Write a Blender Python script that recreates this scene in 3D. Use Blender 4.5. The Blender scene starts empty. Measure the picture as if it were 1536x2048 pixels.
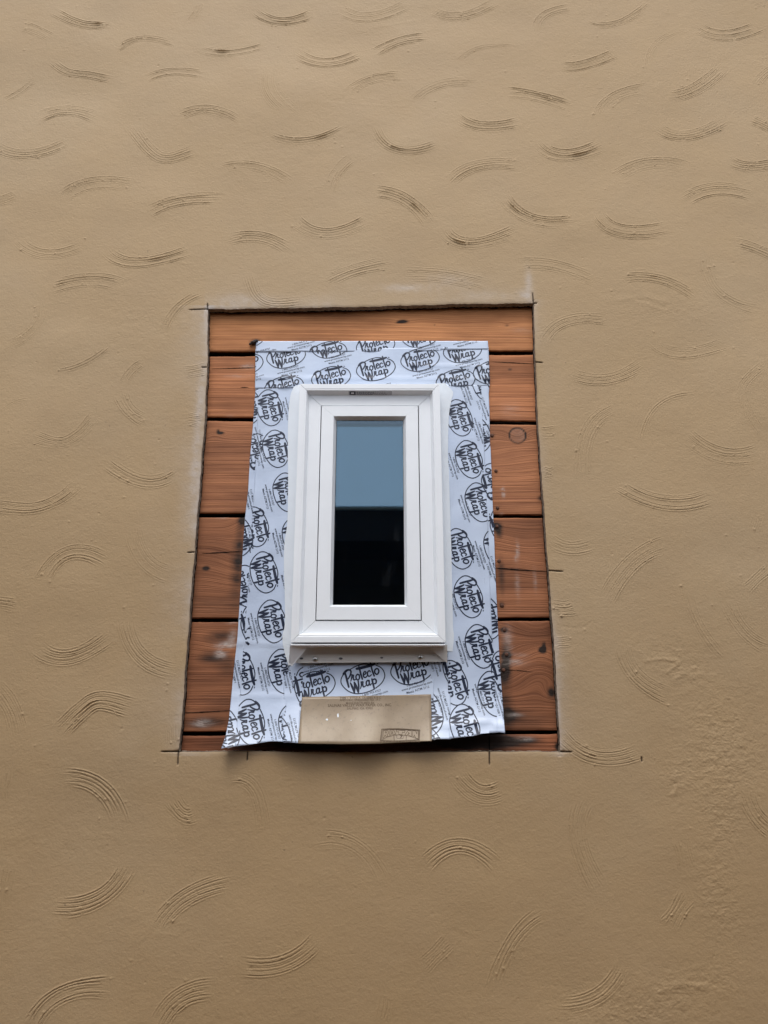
import bpy, math, random
import numpy as np
from math import radians as R, tan, atan, cos, sin, pi

rng = np.random.default_rng(7)
random.seed(7)
SC = bpy.context.scene
COL = SC.collection

# ------------------------------------------------------------ camera
F = 1537.0                      # focal length in photograph pixels (photograph 1536 x 2048)
TH = R(17.0)                    # looking up
CAM = np.array([0.0, -1.75, 1.60])
cd = bpy.data.cameras.new('camera'); cam = bpy.data.objects.new('camera', cd); COL.objects.link(cam)
cam.location = CAM; cam.rotation_euler = (pi/2 + TH, 0, 0)
cd.sensor_fit = 'VERTICAL'; cd.sensor_height = 36.0; cd.sensor_width = 27.0
cd.lens = 36.0*F/2048.0
cd.clip_start = 0.05; cd.clip_end = 500
SC.camera = cam

# ------------------------------------------------------------ sky, sun, exposure
SUN_EL, SUN_AZ = 63.0, 186.0     # degrees; the sun stands high in front of the wall behind thin cloud
w = bpy.data.worlds.new('World'); SC.world = w; w.use_nodes = True
nt = w.node_tree; nt.nodes.clear()
sky = nt.nodes.new('ShaderNodeTexSky'); sky.sky_type = 'NISHITA'; sky.sun_disc = False
sky.sun_elevation = R(SUN_EL); sky.sun_rotation = R(SUN_AZ)
sky.air_density = 1.0; sky.dust_density = 3.0; sky.ozone_density = 1.0
hs = nt.nodes.new('ShaderNodeHueSaturation'); hs.inputs['Saturation'].default_value = 0.42
bg = nt.nodes.new('ShaderNodeBackground'); bg.inputs['Strength'].default_value = 0.15
wo = nt.nodes.new('ShaderNodeOutputWorld')
nt.links.new(sky.outputs[0], hs.inputs['Color']); nt.links.new(hs.outputs[0], bg.inputs[0]); nt.links.new(bg.outputs[0], wo.inputs[0])
sl = bpy.data.lights.new('sun', 'SUN'); sun = bpy.data.objects.new('sun', sl); COL.objects.link(sun)
sl.energy = 0.6; sl.angle = R(24); sl.color = (1.0, 0.95, 0.88)
az = R(SUN_AZ)
sd = np.array([sin(az)*cos(R(SUN_EL)), cos(az)*cos(R(SUN_EL)), sin(R(SUN_EL))])  # towards the sun
import mathutils
sun.rotation_euler = mathutils.Vector(sd).to_track_quat('Z', 'Y').to_euler()
SC.view_settings.view_transform = 'Standard'; SC.view_settings.look = 'None'
SC.view_settings.exposure = 0.74; SC.view_settings.gamma = 1.0
SC.cycles.max_bounces = 6; SC.cycles.diffuse_bounces = 3; SC.cycles.glossy_bounces = 4
SC.cycles.caustics_reflective = False; SC.cycles.caustics_refractive = False

# ------------------------------------------------------------ measuring helpers
def U(px, py, y=0.0):
    """point of the vertical plane at depth y seen at photograph pixel (px, py)"""
    px = np.asarray(px, float); py = np.asarray(py, float)
    a = (px-768.0)/F; b = (1024.0-py)/F
    dx = a; dy = cos(TH)-b*sin(TH); dz = sin(TH)+b*cos(TH)
    t = (y-CAM[1])/dy
    return CAM[0]+dx*t, CAM[2]+dz*t
def PJ(x, z, y=0.0):
    """photograph pixel of a world point"""
    rx = np.asarray(x)-CAM[0]; ry = y-CAM[1]; rz = np.asarray(z)-CAM[2]
    d = ry*cos(TH)+rz*sin(TH); u = -ry*sin(TH)+rz*cos(TH)
    return 768+F*rx/d, 1024-F*u/d

# ------------------------------------------------------------ object helpers
def mesh_obj(name, verts, faces, mat=None, parent=None, smooth=False):
    me = bpy.data.meshes.new(name); me.from_pydata([tuple(map(float, v)) for v in verts], [], [tuple(f) for f in faces])
    me.validate(clean_customdata=False); me.update()
    if smooth: me.polygons.foreach_set('use_smooth', [True]*len(me.polygons))
    o = bpy.data.objects.new(name, me); COL.objects.link(o)
    if mat: me.materials.append(mat)
    if parent: o.parent = parent
    return o
def empty(name, loc=(0, 0, 0)):
    o = bpy.data.objects.new(name, None); COL.objects.link(o); o.location = loc; o.empty_display_size = .05
    return o
def tag(o, label=None, cat=None, group=None, kind=None):
    if label: o['label'] = label
    if cat: o['category'] = cat
    if group: o['group'] = group
    if kind: o['kind'] = kind
    return o
class MB:
    def __init__(s): s.v = []; s.f = []
    def add(s, v, f):
        n = len(s.v); s.v += [tuple(p) for p in v]; s.f += [tuple(i+n for i in q) for q in f]
    def box(s, x0, x1, y0, y1, z0, z1):
        s.add([(x0,y0,z0),(x1,y0,z0),(x1,y1,z0),(x0,y1,z0),(x0,y0,z1),(x1,y0,z1),(x1,y1,z1),(x0,y1,z1)],
              [(0,3,2,1),(4,5,6,7),(0,1,5,4),(1,2,6,5),(2,3,7,6),(3,0,4,7)])
    def build(s, name, mat, parent=None, smooth=False):
        return mesh_obj(name, s.v, s.f, mat, parent, smooth)
def bevel(o, wd, seg=2):
    m = o.modifiers.new('bevel', 'BEVEL'); m.width = wd; m.segments = seg; m.limit_method = 'ANGLE'; m.angle_limit = R(30)
    return o

# ------------------------------------------------------------ material helpers
class NT:
    def __init__(s, name):
        s.m = bpy.data.materials.new(name); s.m.use_nodes = True; s.t = s.m.node_tree; s.t.nodes.clear()
        s.out = s.t.nodes.new('ShaderNodeOutputMaterial')
    def n(s, typ, **kw):
        nd = s.t.nodes.new(typ)
        for k, v in kw.items():
            if hasattr(nd, k) and k not in nd.inputs: setattr(nd, k, v)
            else: s.set(nd, k, v)
        return nd
    def set(s, nd, k, v):
        i = nd.inputs[k]
        if isinstance(v, bpy.types.NodeSocket): s.t.links.new(v, i)
        elif isinstance(v, bpy.types.Node): s.t.links.new(v.outputs[0], i)
        else: i.default_value = v
    def math(s, op, a, b=None, c=None, clamp=False):
        nd = s.t.nodes.new('ShaderNodeMath'); nd.operation = op; nd.use_clamp = clamp
        for i, v in enumerate((a, b, c)):
            if v is not None: s.set(nd, i, v)
        return nd.outputs[0]
    def noise(s, vec, scale, detail=4, rough=.55, dist=0):
        nd = s.t.nodes.new('ShaderNodeTexNoise'); s.set(nd, 'Vector', vec)
        nd.inputs['Scale'].default_value = scale; nd.inputs['Detail'].default_value = detail
        nd.inputs['Roughness'].default_value = rough; nd.inputs['Distortion'].default_value = dist
        return nd.outputs['Fac']
    def ramp(s, fac, stops):
        nd = s.t.nodes.new('ShaderNodeValToRGB'); s.set(nd, 'Fac', fac)
        e = nd.color_ramp.elements
        while len(e) < len(stops): e.new(.5)
        for i, (p, c) in enumerate(stops):
            e[i].position = p; e[i].color = (*c, 1) if len(c) == 3 else c
        return nd.outputs[0]
    def mix(s, fac, a, b, mode='MIX'):
        nd = s.t.nodes.new('ShaderNodeMix'); nd.data_type = 'RGBA'; nd.blend_type = mode
        s.set(nd, 0, fac)
        for i, v in ((6, a), (7, b)):
            if isinstance(v, tuple): v = (*v[:3], 1)
            s.set(nd, i, v)
        return nd.outputs[2]
    def attr(s, name):
        nd = s.t.nodes.new('ShaderNodeAttribute'); nd.attribute_name = name; return nd.outputs['Fac']
    def coords(s, scale=(1, 1, 1)):
        tc = s.t.nodes.new('ShaderNodeTexCoord'); mp = s.t.nodes.new('ShaderNodeMapping')
        mp.inputs['Scale'].default_value = scale; s.t.links.new(tc.outputs['Object'], mp.inputs['Vector']); return mp.outputs[0]
    def bump(s, h, strength, dist, normal=None):
        nd = s.t.nodes.new('ShaderNodeBump'); s.set(nd, 'Height', h); s.set(nd, 'Strength', strength); nd.inputs['Distance'].default_value = dist
        if normal is not None: s.set(nd, 'Normal', normal)
        return nd.outputs[0]
    def bsdf(s, color, rough=.6, normal=None, spec=.5, metal=0, **kw):
        nd = s.t.nodes.new('ShaderNodeBsdfPrincipled')
        if isinstance(color, tuple): color = (*color[:3], 1)
        s.set(nd, 'Base Color', color); s.set(nd, 'Roughness', rough); s.set(nd, 'Metallic', metal)
        nd.inputs['Specular IOR Level'].default_value = spec
        if normal is not None: s.set(nd, 'Normal', normal)
        for k, v in kw.items(): s.set(nd, k, v)
        s.t.links.new(nd.outputs[0], s.out.inputs[0]); return s.m

# ------------------------------------------------------------ materials
def mat_stucco():
    k = NT('painted_stucco')
    c = k.coords()
    big = k.noise(c, 1.3, 4, .6); mid = k.noise(c, 7, 5, .6)
    base = k.ramp(big, [(.32, (.397, .277, .149)), (.5, (.410, .288, .158)), (.68, (.418, .304, .178))])
    base = k.mix(k.math('MULTIPLY', k.math('SUBTRACT', mid, .4, clamp=True), .9, clamp=True), base, (.35, .25, .148))
    # saw dust along the cut and bare dark kerfs / scraped spots
    fine = k.noise(c, 260, 3, .6)
    dust = k.math('MULTIPLY', k.attr('dust'), k.math('ADD', .55, k.math('MULTIPLY', fine, .9)), clamp=True)
    base = k.mix(dust, base, (.53, .475, .43))
    base = k.mix(k.attr('kerf'), base, (.035, .025, .018))
    speck = k.math('GREATER_THAN', k.noise(c, 95, 2, .5), .775)
    base = k.mix(k.math('MULTIPLY', speck, .45), base, (.10, .075, .05))
    cs = k.coords((1, 1, 1.25))
    h1 = k.noise(cs, 190, 4, .6); h2 = k.noise(cs, 45, 4, .6); h3 = k.noise(k.coords((1, 1, 1.3)), 11, 3, .5)
    rough = k.attr('rough')
    n1 = k.bump(h1, .42, .0016)
    n2 = k.bump(h2, k.math('ADD', .13, k.math('MULTIPLY', rough, .45)), .005, n1)
    n3 = k.bump(h3, .07, .010, n2)
    return k.bsdf(base, .62, n3, spec=.28)
def mat_cut_edge():
    k = NT('cut_stucco_edge')
    c = k.coords()
    base = k.ramp(k.noise(c, 120, 4, .7), [(.3, (.13, .105, .08)), (.6, (.27, .225, .175)), (.8, (.36, .32, .27))])
    return k.bsdf(base, .95, k.bump(k.noise(c, 160, 4, .7), .8, .003), spec=.1)
def mat_wood(i, light, dark, tone=1.0):
    k = NT('sheathing_wood')
    tc = k.t.nodes.new('ShaderNodeTexCoord'); sx = k.t.nodes.new('ShaderNodeSeparateXYZ')
    k.t.links.new(tc.outputs['Object'], sx.inputs[0])
    g = k.attr('grain')
    def vec(fx, fg, off):
        cb = k.t.nodes.new('ShaderNodeCombineXYZ')
        k.set(cb, 0, k.math('MULTIPLY', sx.outputs[0], fx)); k.set(cb, 1, k.math('MULTIPLY', g, fg)); cb.inputs[2].default_value = off+i*7.3
        return cb.outputs[0]
    n1 = k.noise(vec(2.2, 330, 0), 1, 3, .6)        # fine growth rings
    n2 = k.noise(vec(1.2, 120, 3), 1, 3, .6)        # broad bands
    n3 = k.noise(vec(14, 900, 5), 1, 2, .7)         # fibres
    n4 = k.noise(vec(3, 12, 9), 1, 3, .6)           # patches of tone
    f = k.math('ADD', k.math('MULTIPLY', n1, .62), k.math('ADD', k.math('MULTIPLY', n2, .30), k.math('MULTIPLY', n3, .14)))
    col = k.ramp(f, [(.36, dark), (.47, tuple((a*.42+b*.58) for a, b in zip(dark, light))), (.56, light), (.70, tuple(min(1, a*1.22) for a in light))])
    col = k.mix(k.ramp(n4, [(.38, (0, 0, 0)), (.72, (.75, .75, .75))]), col, tuple(a*.55 for a in dark))
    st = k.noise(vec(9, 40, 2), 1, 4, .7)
    stain_shade = k.math('MULTIPLY', k.math('SUBTRACT', k.math('MULTIPLY', k.attr('stain_shade'), k.math('MULTIPLY', st, 2.3)), .14), 1.1, clamp=True)
    col = k.mix(stain_shade, col, (.028, .018, .014))
    pn = k.noise(vec(30, 90, 4), 1, 4, .75)
    pale = k.math('MULTIPLY', k.attr('pale'), k.math('MULTIPLY', k.math('SUBTRACT', pn, .33, clamp=True), 3.4), clamp=True)
    col = k.mix(pale, col, (.52, .46, .42))
    h = k.math('ADD', k.math('MULTIPLY', n1, .8), k.math('ADD', n2, k.math('MULTIPLY', n3, .4)))
    return k.bsdf(col, .72, k.bump(h, .7, .0020), spec=.25)
def mat_tape():
    k = NT('white_flashing_film')
    c = k.coords()
    base = k.ramp(k.noise(c, 5, 3, .5), [(.3, (.505, .60, .77)), (.7, (.57, .66, .805))])
    nn = k.bump(k.noise(k.coords((1, 1, 1.6)), 26, 3, .5), .16, .004)
    return k.bsdf(base, .34, k.bump(k.noise(c, 300, 2, .5), .10, .0006, nn), spec=.5)
def mat_plain(name, col, rough=.5, spec=.5, metal=0, nscale=0, nstr=.2, ndist=.002, var=.06):
    k = NT(name); c = k.coords()
    n = k.noise(c, 9, 4, .6)
    a = tuple(x*(1-var) for x in col); b = tuple(min(1, x*(1+var)) for x in col)
    base = k.ramp(n, [(.3, a), (.7, b)])
    nn = k.bump(k.noise(c, nscale, 3, .6), nstr, ndist) if nscale else None
    return k.bsdf(base, rough, nn, spec, metal)
def mat_paper():
    k = NT('kraft_building_paper'); c = k.coords()
    base = k.ramp(k.noise(c, 11, 5, .6), [(.3, (.25, .188, .122)), (.55, (.305, .235, .155)), (.75, (.35, .28, .19))])
    base = k.mix(k.math('MULTIPLY', k.math('SUBTRACT', k.noise(c, 130, 3, .7), .56, clamp=True), 3.5, clamp=True), base, (.18, .14, .10))
    nn = k.bump(k.noise(k.coords((1, 1, .25)), 16, 3, .5), .35, .004)
    return k.bsdf(base, .40, k.bump(k.noise(c, 220, 2, .6), .2, .0006, nn), spec=.45)
def mat_glass():
    k = NT('window_glass')
    fr = k.n('ShaderNodeFresnel'); fr.inputs['IOR'].default_value = 1.95
    tr = k.n('ShaderNodeBsdfTransparent'); tr.inputs['Color'].default_value = (.74, .88, .96, 1)
    gl = k.n('ShaderNodeBsdfGlossy'); gl.inputs['Color'].default_value = (.60, .83, 1.0, 1); gl.inputs['Roughness'].default_value = .015
    mx = k.n('ShaderNodeMixShader'); k.set(mx, 0, fr.outputs[0]); k.t.links.new(tr.outputs[0], mx.inputs[1]); k.t.links.new(gl.outputs[0], mx.inputs[2])
    # faint smears of dust on the pane
    c = k.coords((1, 1, .35))
    sm = k.math('MULTIPLY', k.math('SUBTRACT', k.noise(c, 24, 4, .65), .55, clamp=True), .16, clamp=True)
    df = k.n('ShaderNodeBsdfDiffuse'); df.inputs['Color'].default_value = (.35, .37, .40, 1)
    m2 = k.n('ShaderNodeMixShader'); k.set(m2, 0, sm); k.t.links.new(mx.outputs[0], m2.inputs[1]); k.t.links.new(df.outputs[0], m2.inputs[2])
    k.t.links.new(m2.outputs[0], k.out.inputs[0]); return k.m

M = dict(
    stucco=mat_stucco(), edge=mat_cut_edge(), tape=mat_tape(), paper=mat_paper(), glass=mat_glass(),
    vinyl=mat_plain('white_vinyl', (.825, .86, .895), .33, .4, nscale=60, nstr=.05, var=.03),
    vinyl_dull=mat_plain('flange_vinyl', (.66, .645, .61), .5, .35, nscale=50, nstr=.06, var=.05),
    seal=mat_plain('white_sealant', (.73, .785, .84), .38, .4, nscale=40, nstr=.15, ndist=.002, var=.04),
    ink=mat_plain('navy_ink', (.011, .018, .043), .42, .45, var=.1),
    brownink=mat_plain('brown_ink', (.125, .088, .058), .7, .2, var=.1),
    black=mat_plain('black_gasket', (.012, .013, .015), .6, .3),
    felt=mat_plain('black_felt', (.008, .007, .006), .95, .1),
    mastic=mat_plain('black_mastic', (.025, .015, .012), .35, .5, nscale=120, nstr=.8, ndist=.003),
    screw=mat_plain('zinc_screw', (.62, .62, .60), .3, .5, metal=1.0),
    rust=mat_plain('rusty_nail', (.10, .045, .028), .7, .3, nscale=400, nstr=.5),
    interior=mat_plain('unlit_room_dark', (.022, .034, .060), .8, .2),
    blind=mat_plain('spacer_metal', (.03, .045, .13), .5, .4),
    ground=mat_plain('packed_dirt_ground', (.27, .165, .09), .95, .2, nscale=14, nstr=.6, ndist=.02, var=.25),
    siding=mat_plain('dark_siding', (.060, .066, .080), .8, .3, nscale=6, var=.15),
    roof=mat_plain('dark_roof', (.05, .05, .055), .9, .2, nscale=12, nstr=.5),
    gutter=mat_plain('drip_edge_metal', (.50, .56, .62), .5, .4),
    shaft=mat_plain('house_stucco', (.38, .29, .20), .9, .2, nscale=40, nstr=.3, ndist=.004),
)

# ------------------------------------------------------------ ground and the house across the side yard
g = mesh_obj('ground', [(-80,-80,0),(80,-80,0),(80,80,0),(-80,80,0)], [(0,1,2,3)], M['ground']); tag(g, kind='structure')
nb = empty('neighbour_house', (0, -6, 0)); tag(nb, 'dark neighbouring house mirrored in the lower half of the window glass', 'house')
def inv(o): o.matrix_parent_inverse = mathutils.Matrix.Translation([-c for c in o.parent.location]); return o
EY = -2.45; EZ = 2.925
b = MB(); b.box(-9, 9, -8.8, -2.95, 0, 2.76); inv(b.build('wall', M['siding'], nb))
b = MB()
for i in range(14):
    z0 = .15+i*.185; b.add([(-9.02,-2.948,z0),(9.02,-2.948,z0),(9.02,-2.928,z0),(-9.02,-2.928,z0),(-9.02,-2.948,z0+.18),(9.02,-2.948,z0+.18)], [(0,1,2,3),(3,2,5,4),(0,3,4),(1,5,2)])
inv(b.build('siding_boards', M['siding'], nb))
b = MB(); b.add([(-9.4,EY-.02,EZ-.004),(9.4,EY-.02,EZ-.004),(9.4,-5.9,EZ+.55),(-9.4,-5.9,EZ+.55),(-9.4,-9.3,EZ-.06),(9.4,-9.3,EZ-.06),
       (-9.4,EY-.02,EZ-.20),(9.4,EY-.02,EZ-.20),(-9.4,-9.3,EZ-.20),(9.4,-9.3,EZ-.20)],
       [(0,1,2,3),(3,2,5,4),(6,8,9,7),(0,6,7,1),(4,5,9,8),(0,3,4,8,6),(1,7,9,5,2)]); inv(b.build('roof', M['roof'], nb))
b = MB(); b.box(-9.4, 9.4, EY-.019, EY, EZ-.018, EZ+.0); inv(b.build('drip_edge', M['gutter'], nb))

# ------------------------------------------------------------ stucco wall with the cut opening
HB = 0.022       # stucco thickness
cx0, cz0 = U(415, 618); cx1, cz1 = U(1068, 607); cx2, cz2 = U(1121, 1503); cx3, cz3 = U(357, 1503)
ph = rng.uniform(0, 6.28, 40)
def wob(t, a, s):
    return a*(np.sin(t*37*s+ph[0])*.4+np.sin(t*83*s+ph[1])*.3+np.sin(t*190*s+ph[2])*.2+np.sin(t*410*s+ph[3])*.15)
eLx, eLz = U([416, 414, 409, 400, 387, 374, 366, 358], [612, 740, 842, 960, 1125, 1290, 1400, 1505])
eRx, eRz = U([1067, 1071, 1077, 1087, 1097, 1106, 1114, 1121], [600, 720, 860, 1000, 1140, 1260, 1380, 1506])
eTx, eTz = U([405, 500, 640, 760, 900, 1000, 1075], [618, 617, 615, 612, 608, 606.5, 606])
eBx, eBz = U([350, 500, 700, 900, 1000, 1130], [1503, 1502, 1505, 1503, 1502, 1504])
def xL(z): return np.interp(z, eLz[::-1], eLx[::-1])+wob(z+3, .0014, 1)
def xR(z): return np.interp(z, eRz[::-1], eRx[::-1])+wob(z+9, .0010, 1)
def zT(x): return np.interp(x, eTx, eTz)+wob(x+5, .0016, 1)
def zB(x): return np.interp(x, eBx, eBz)+wob(x+7, .0008, .8)

STEP = 0.0014
GX0, GX1, GZ0, GZ1 = -1.26, 1.26, 0.96, 3.86
nx = int((GX1-GX0)/STEP)+1; nz = int((GZ1-GZ0)/STEP)+1
gx = np.linspace(GX0, GX1, nx); gz = np.linspace(GZ0, GZ1, nz); SX = gx[1]-gx[0]; SZ = gz[1]-gz[0]
X, Z = np.meshgrid(gx, gz)          # rows = z
H = np.zeros_like(X)                # height out of the wall (towards -y)
GRV = np.zeros_like(X); KERF = np.zeros_like(X); DUST = np.zeros_like(X); ROUGH = np.zeros_like(X)
RIDGE = np.zeros_like(X)

def smooth_noise(cellx, cellz, seed):
    r = np.random.default_rng(seed)
    mx = int((GX1-GX0)/cellx)+4; mz = int((GZ1-GZ0)/cellz)+4
    n = r.standard_normal((mz, mx))
    fx = (X-GX0)/cellx; fz = (Z-GZ0)/cellz
    ix = fx.astype(int); iz = fz.astype(int); tx = fx-ix; tz = fz-iz
    tx = tx*tx*(3-2*tx); tz = tz*tz*(3-2*tz)
    return (n[iz, ix]*(1-tx)+n[iz, ix+1]*tx)*(1-tz)+(n[iz+1, ix]*(1-tx)+n[iz+1, ix+1]*tx)*tz
H += .0022*smooth_noise(.33, .22, 1)+.0006*smooth_noise(.11, .09, 2)+.00008*smooth_noise(.030, .024, 3)

def stamp(xs, zs, dep, wid, rid=.5):
    """press a row of dents into the height field: groove depth dep, half width wid (arrays)"""
    K = 4 if len(wid) else 4
    ci = np.rint((xs-GX0)/SX).astype(int); ri = np.rint((zs-GZ0)/SZ).astype(int)
    for dj in range(-K, K+1):
        for di in range(-K, K+1):
            c = ci+di; r = ri+dj
            ok = (c >= 0) & (c < nx) & (r >= 0) & (r < nz)
            c2, r2 = c[ok], r[ok]
            d = np.hypot(gx[c2]-xs[ok], gz[r2]-zs[ok])/wid[ok]
            v = dep[ok]*np.exp(-d*d*1.0)
            np.maximum.at(GRV, (r2, c2), v)
            q = dep[ok]*rid*np.exp(-((d-1.9)/.7)**2)
            np.maximum.at(RIDGE, (r2, c2), q)

def spline(pts, n=60):
    p = np.array(pts, float)
    if len(p) == 2: p = np.array([p[0], (p[0]+p[1])/2, p[1]])
    P = np.vstack([2*p[0]-p[1], p, 2*p[-1]-p[-2]])
    out = []
    for i in range(1, len(P)-2):
        t = np.linspace(0, 1, n, endpoint=(i == len(P)-3))[:, None]
        a, b_, c, d = P[i-1], P[i], P[i+1], P[i+2]
        out.append(.5*((2*b_)+(-a+c)*t+(2*a-5*b_+4*c-d)*t*t+(-a+3*b_-3*c+d)*t**3))
    return np.vstack(out)

# comb strokes of the plasterer, measured on the wall: points, strength, tines, spread (m)
ARCS = [
 ([(105,22),(150,43),(185,50),(225,45)],1.1,4),([(45,52),(75,62),(105,78)],.6,4),([(225,105),(280,75),(358,88)],.8,4),
 ([(402,97),(460,104),(530,88)],1.1,4),([(102,118),(135,140),(180,146),(225,156)],.9,4),([(288,160),(345,143),(422,152)],.6,4),
 ([(0,200),(45,175),(75,145)],.6,2),([(73,236),(135,220),(200,238)],.8,5),([(355,235),(415,220),(480,245)],.7,4),
 ([(262,252),(300,300),(335,316),(397,298)],.8,5),([(-20,286),(50,310),(140,282)],.9,5),([(122,396),(185,366),(270,372)],.9,5),
 ([(-20,410),(35,390)],.5,4),([(285,433),(360,402),(452,398)],.9,5),([(438,340),(510,336),(580,368)],.9,6),
 ([(35,474),(95,505),(180,482)],.9,5),([(215,498),(275,524),(382,498)],1.1,5),([(445,485),(515,473),(583,503)],.9,5),
 ([(397,3),(390,25),(375,42)],.5,4),([(507,20),(560,42),(625,28)],1.0,5),([(682,18),(740,34),(820,5)],.8,5),
 ([(857,18),(920,32),(995,2)],.6,4),([(588,103),(650,126),(720,105)],.8,5),([(748,107),(800,82),(858,75)],.8,5),
 ([(913,122),(960,92),(1035,90)],.5,3),([(528,145),(533,190),(570,228)],.6,3),([(560,135),(555,180),(603,228)],.5,2),
 ([(695,190),(740,158),(810,150)],.6,4),([(820,207),(880,168),(957,165)],.7,4),([(912,227),(965,252),(1055,240)],.9,5),
 ([(537,272),(610,284),(692,255)],1.1,4),([(752,252),(795,297),(875,285)],1.0,6),([(657,385),(675,345),(710,312)],.5,5),
 ([(748,382),(810,400),(860,448)],1.0,6),([(893,373),(950,332),(1045,330)],.9,5),([(588,437),(650,467),(737,440)],.9,6),
 ([(888,460),(940,487),(1035,460)],1.0,6),([(1075,62),(1090,30),(1143,15)],.6,4),([(1172,38),(1230,44),(1300,0)],.6,4),
 ([(1117,127),(1160,131),(1235,105)],.8,4),([(1010,183),(1070,190),(1143,213)],1.1,6),([(1200,235),(1230,195),(1300,178)],.7,5),
 ([(1293,138),(1305,90),(1358,57)],.5,3),([(1393,50),(1450,69),(1527,47)],.8,5),([(1333,193),(1390,178),(1450,130)],.9,5),
 ([(1508,170),(1525,148),(1550,130)],.6,5),([(1308,248),(1370,272),(1455,238)],.8,5),([(1075,285),(1130,312),(1215,285)],1.0,5),
 ([(1230,355),(1300,325),(1380,337)],.8,5),([(1455,317),(1500,333),(1570,322)],.8,5),([(1502,238),(1560,265)],.9,5),
 ([(1363,405),(1430,378),(1512,392)],.9,6),([(1005,388),(1060,437),(1153,442)],1.0,6),([(1193,425),(1240,462),(1335,457)],.9,6),
 ([(1465,487),(1510,497),(1570,525)],.8,5),([(1503,12),(1550,-5)],.5,3),([(95,577),(180,560),(252,575)],1.1,6),
 ([(80,605),(68,655),(0,700)],.4,4),([(110,742),(170,725),(225,685)],.6,4),([(325,667),(358,614),(410,585)],.7,5),
 ([(285,725),(262,742),(245,768)],.5,5),([(240,785),(260,822),(295,842)],.6,5),([(368,745),(412,737)],.6,4),
 ([(372,836),(403,842)],.6,4),([(-15,840),(20,808),(60,797)],.5,3),([(65,873),(115,885),(155,868),(195,825)],.7,4),
 ([(210,922),(290,964),(358,940)],.8,5),([(-20,1012),(60,1018),(115,1000),(160,965)],.8,4),([(496,548),(512,590),(545,608),(610,605)],.8,5),
 ([(1032,530),(1110,532),(1198,565)],.8,5),([(1240,555),(1320,557),(1395,595)],1.1,6),([(1415,500),(1435,580),(1530,618)],.5,5),
 ([(1085,688),(1130,642),(1220,640)],.7,4),([(1305,680),(1365,706),(1460,682)],.6,4),([(1135,742),(1210,757),(1288,725)],.7,4),
 ([(1165,960),(1180,860),(1238,815)],.6,6),([(1280,890),(1312,812),(1388,785)],.6,5),([(1370,866),(1440,910),(1520,905)],.9,5),
 ([(1535,722),(1485,775),(1500,830),(1528,870)],.5,5),([(1235,965),(1330,1005),(1425,990)],.9,6),([(1080,865),(1110,863)],.6,4),
 ([(1088,945),(1105,947)],.5,4),([(1096,1078),(1140,1096),(1187,1086)],.8,5),([(1207,1210),(1262,1128),(1335,1088)],.7,6),
 ([(1103,1215),(1130,1217),(1150,1212)],.8,5),([(1111,1293),(1143,1290)],.7,6),([(1243,1280),(1270,1350),(1340,1393)],.7,6),
 ([(1373,1170),(1400,1255),(1465,1330)],.6,4),([(1455,1200),(1490,1262),(1540,1292)],.6,5),([(1490,1180),(1540,1135)],.5,3),
 ([(1122,1462),(1190,1512),(1278,1498)],1.0,6),([(1508,1060),(1518,1030)],.3,3),([(1172,1595),(1157,1680),(1205,1788)],.7,6),
 ([(1362,1678),(1375,1735)],.6,6),([(1375,1790),(1335,1855)],.7,5),([(1492,1580),(1510,1630),(1550,1665)],1.0,5),
 ([(1097,1825),(1030,1880),(985,1990)],.9,5),([(1110,2015),(1200,1995),(1255,1920)],.8,5),([(85,1165),(138,1107),(215,1125)],.8,6),
 ([(265,1050),(290,1118),(345,1150)],.5,5),([(70,1290),(135,1314),(220,1270)],.8,6),([(250,1230),(280,1310),(362,1345)],.7,6),
 ([(-15,1203),(32,1210)],.6,4),([(-10,1375),(22,1415),(38,1470)],.6,5),([(118,1467),(160,1425),(200,1402),(272,1418)],1.1,6),
 ([(345,1445),(348,1490)],.3,4),([(122,1555),(200,1575),(240,1650)],1.1,5),([(342,1598),(365,1628),(388,1626)],.7,5),
 ([(103,1815),(200,1797),(260,1722)],.9,5),([(312,1860),(370,1797),(460,1765)],.9,6),([(62,2060),(120,1992),(222,1976)],1.0,5),
 ([(315,2055),(360,1997),(425,1980)],.9,5),([(2,1600),(12,1540)],.5,4),([(5,1795),(15,1735)],.4,5),
 ([(460,1555),(510,1575),(530,1660)],.5,5),([(625,1682),(710,1692),(765,1765)],.7,6),([(845,1738),(920,1692),(1003,1742)],.8,6),
 ([(480,1932),(575,1925),(645,1865)],.7,5),([(912,1545),(960,1588),(1012,1576)],.8,6),([(845,1935),(900,1880)],.4,4),
 ([(765,2040),(775,1990)],.4,4),([(643,570),(705,542),(783,525)],.7,5),([(800,548),(890,553),(977,572)],.6,5),
 ([(-60,90),(-110,120),(-160,118)],.7,5),([(1600,60),(1660,90)],.7,5),([(-50,560),(-120,600)],.7,5),([(1600,700),(1660,760)],.7,5),
]
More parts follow.
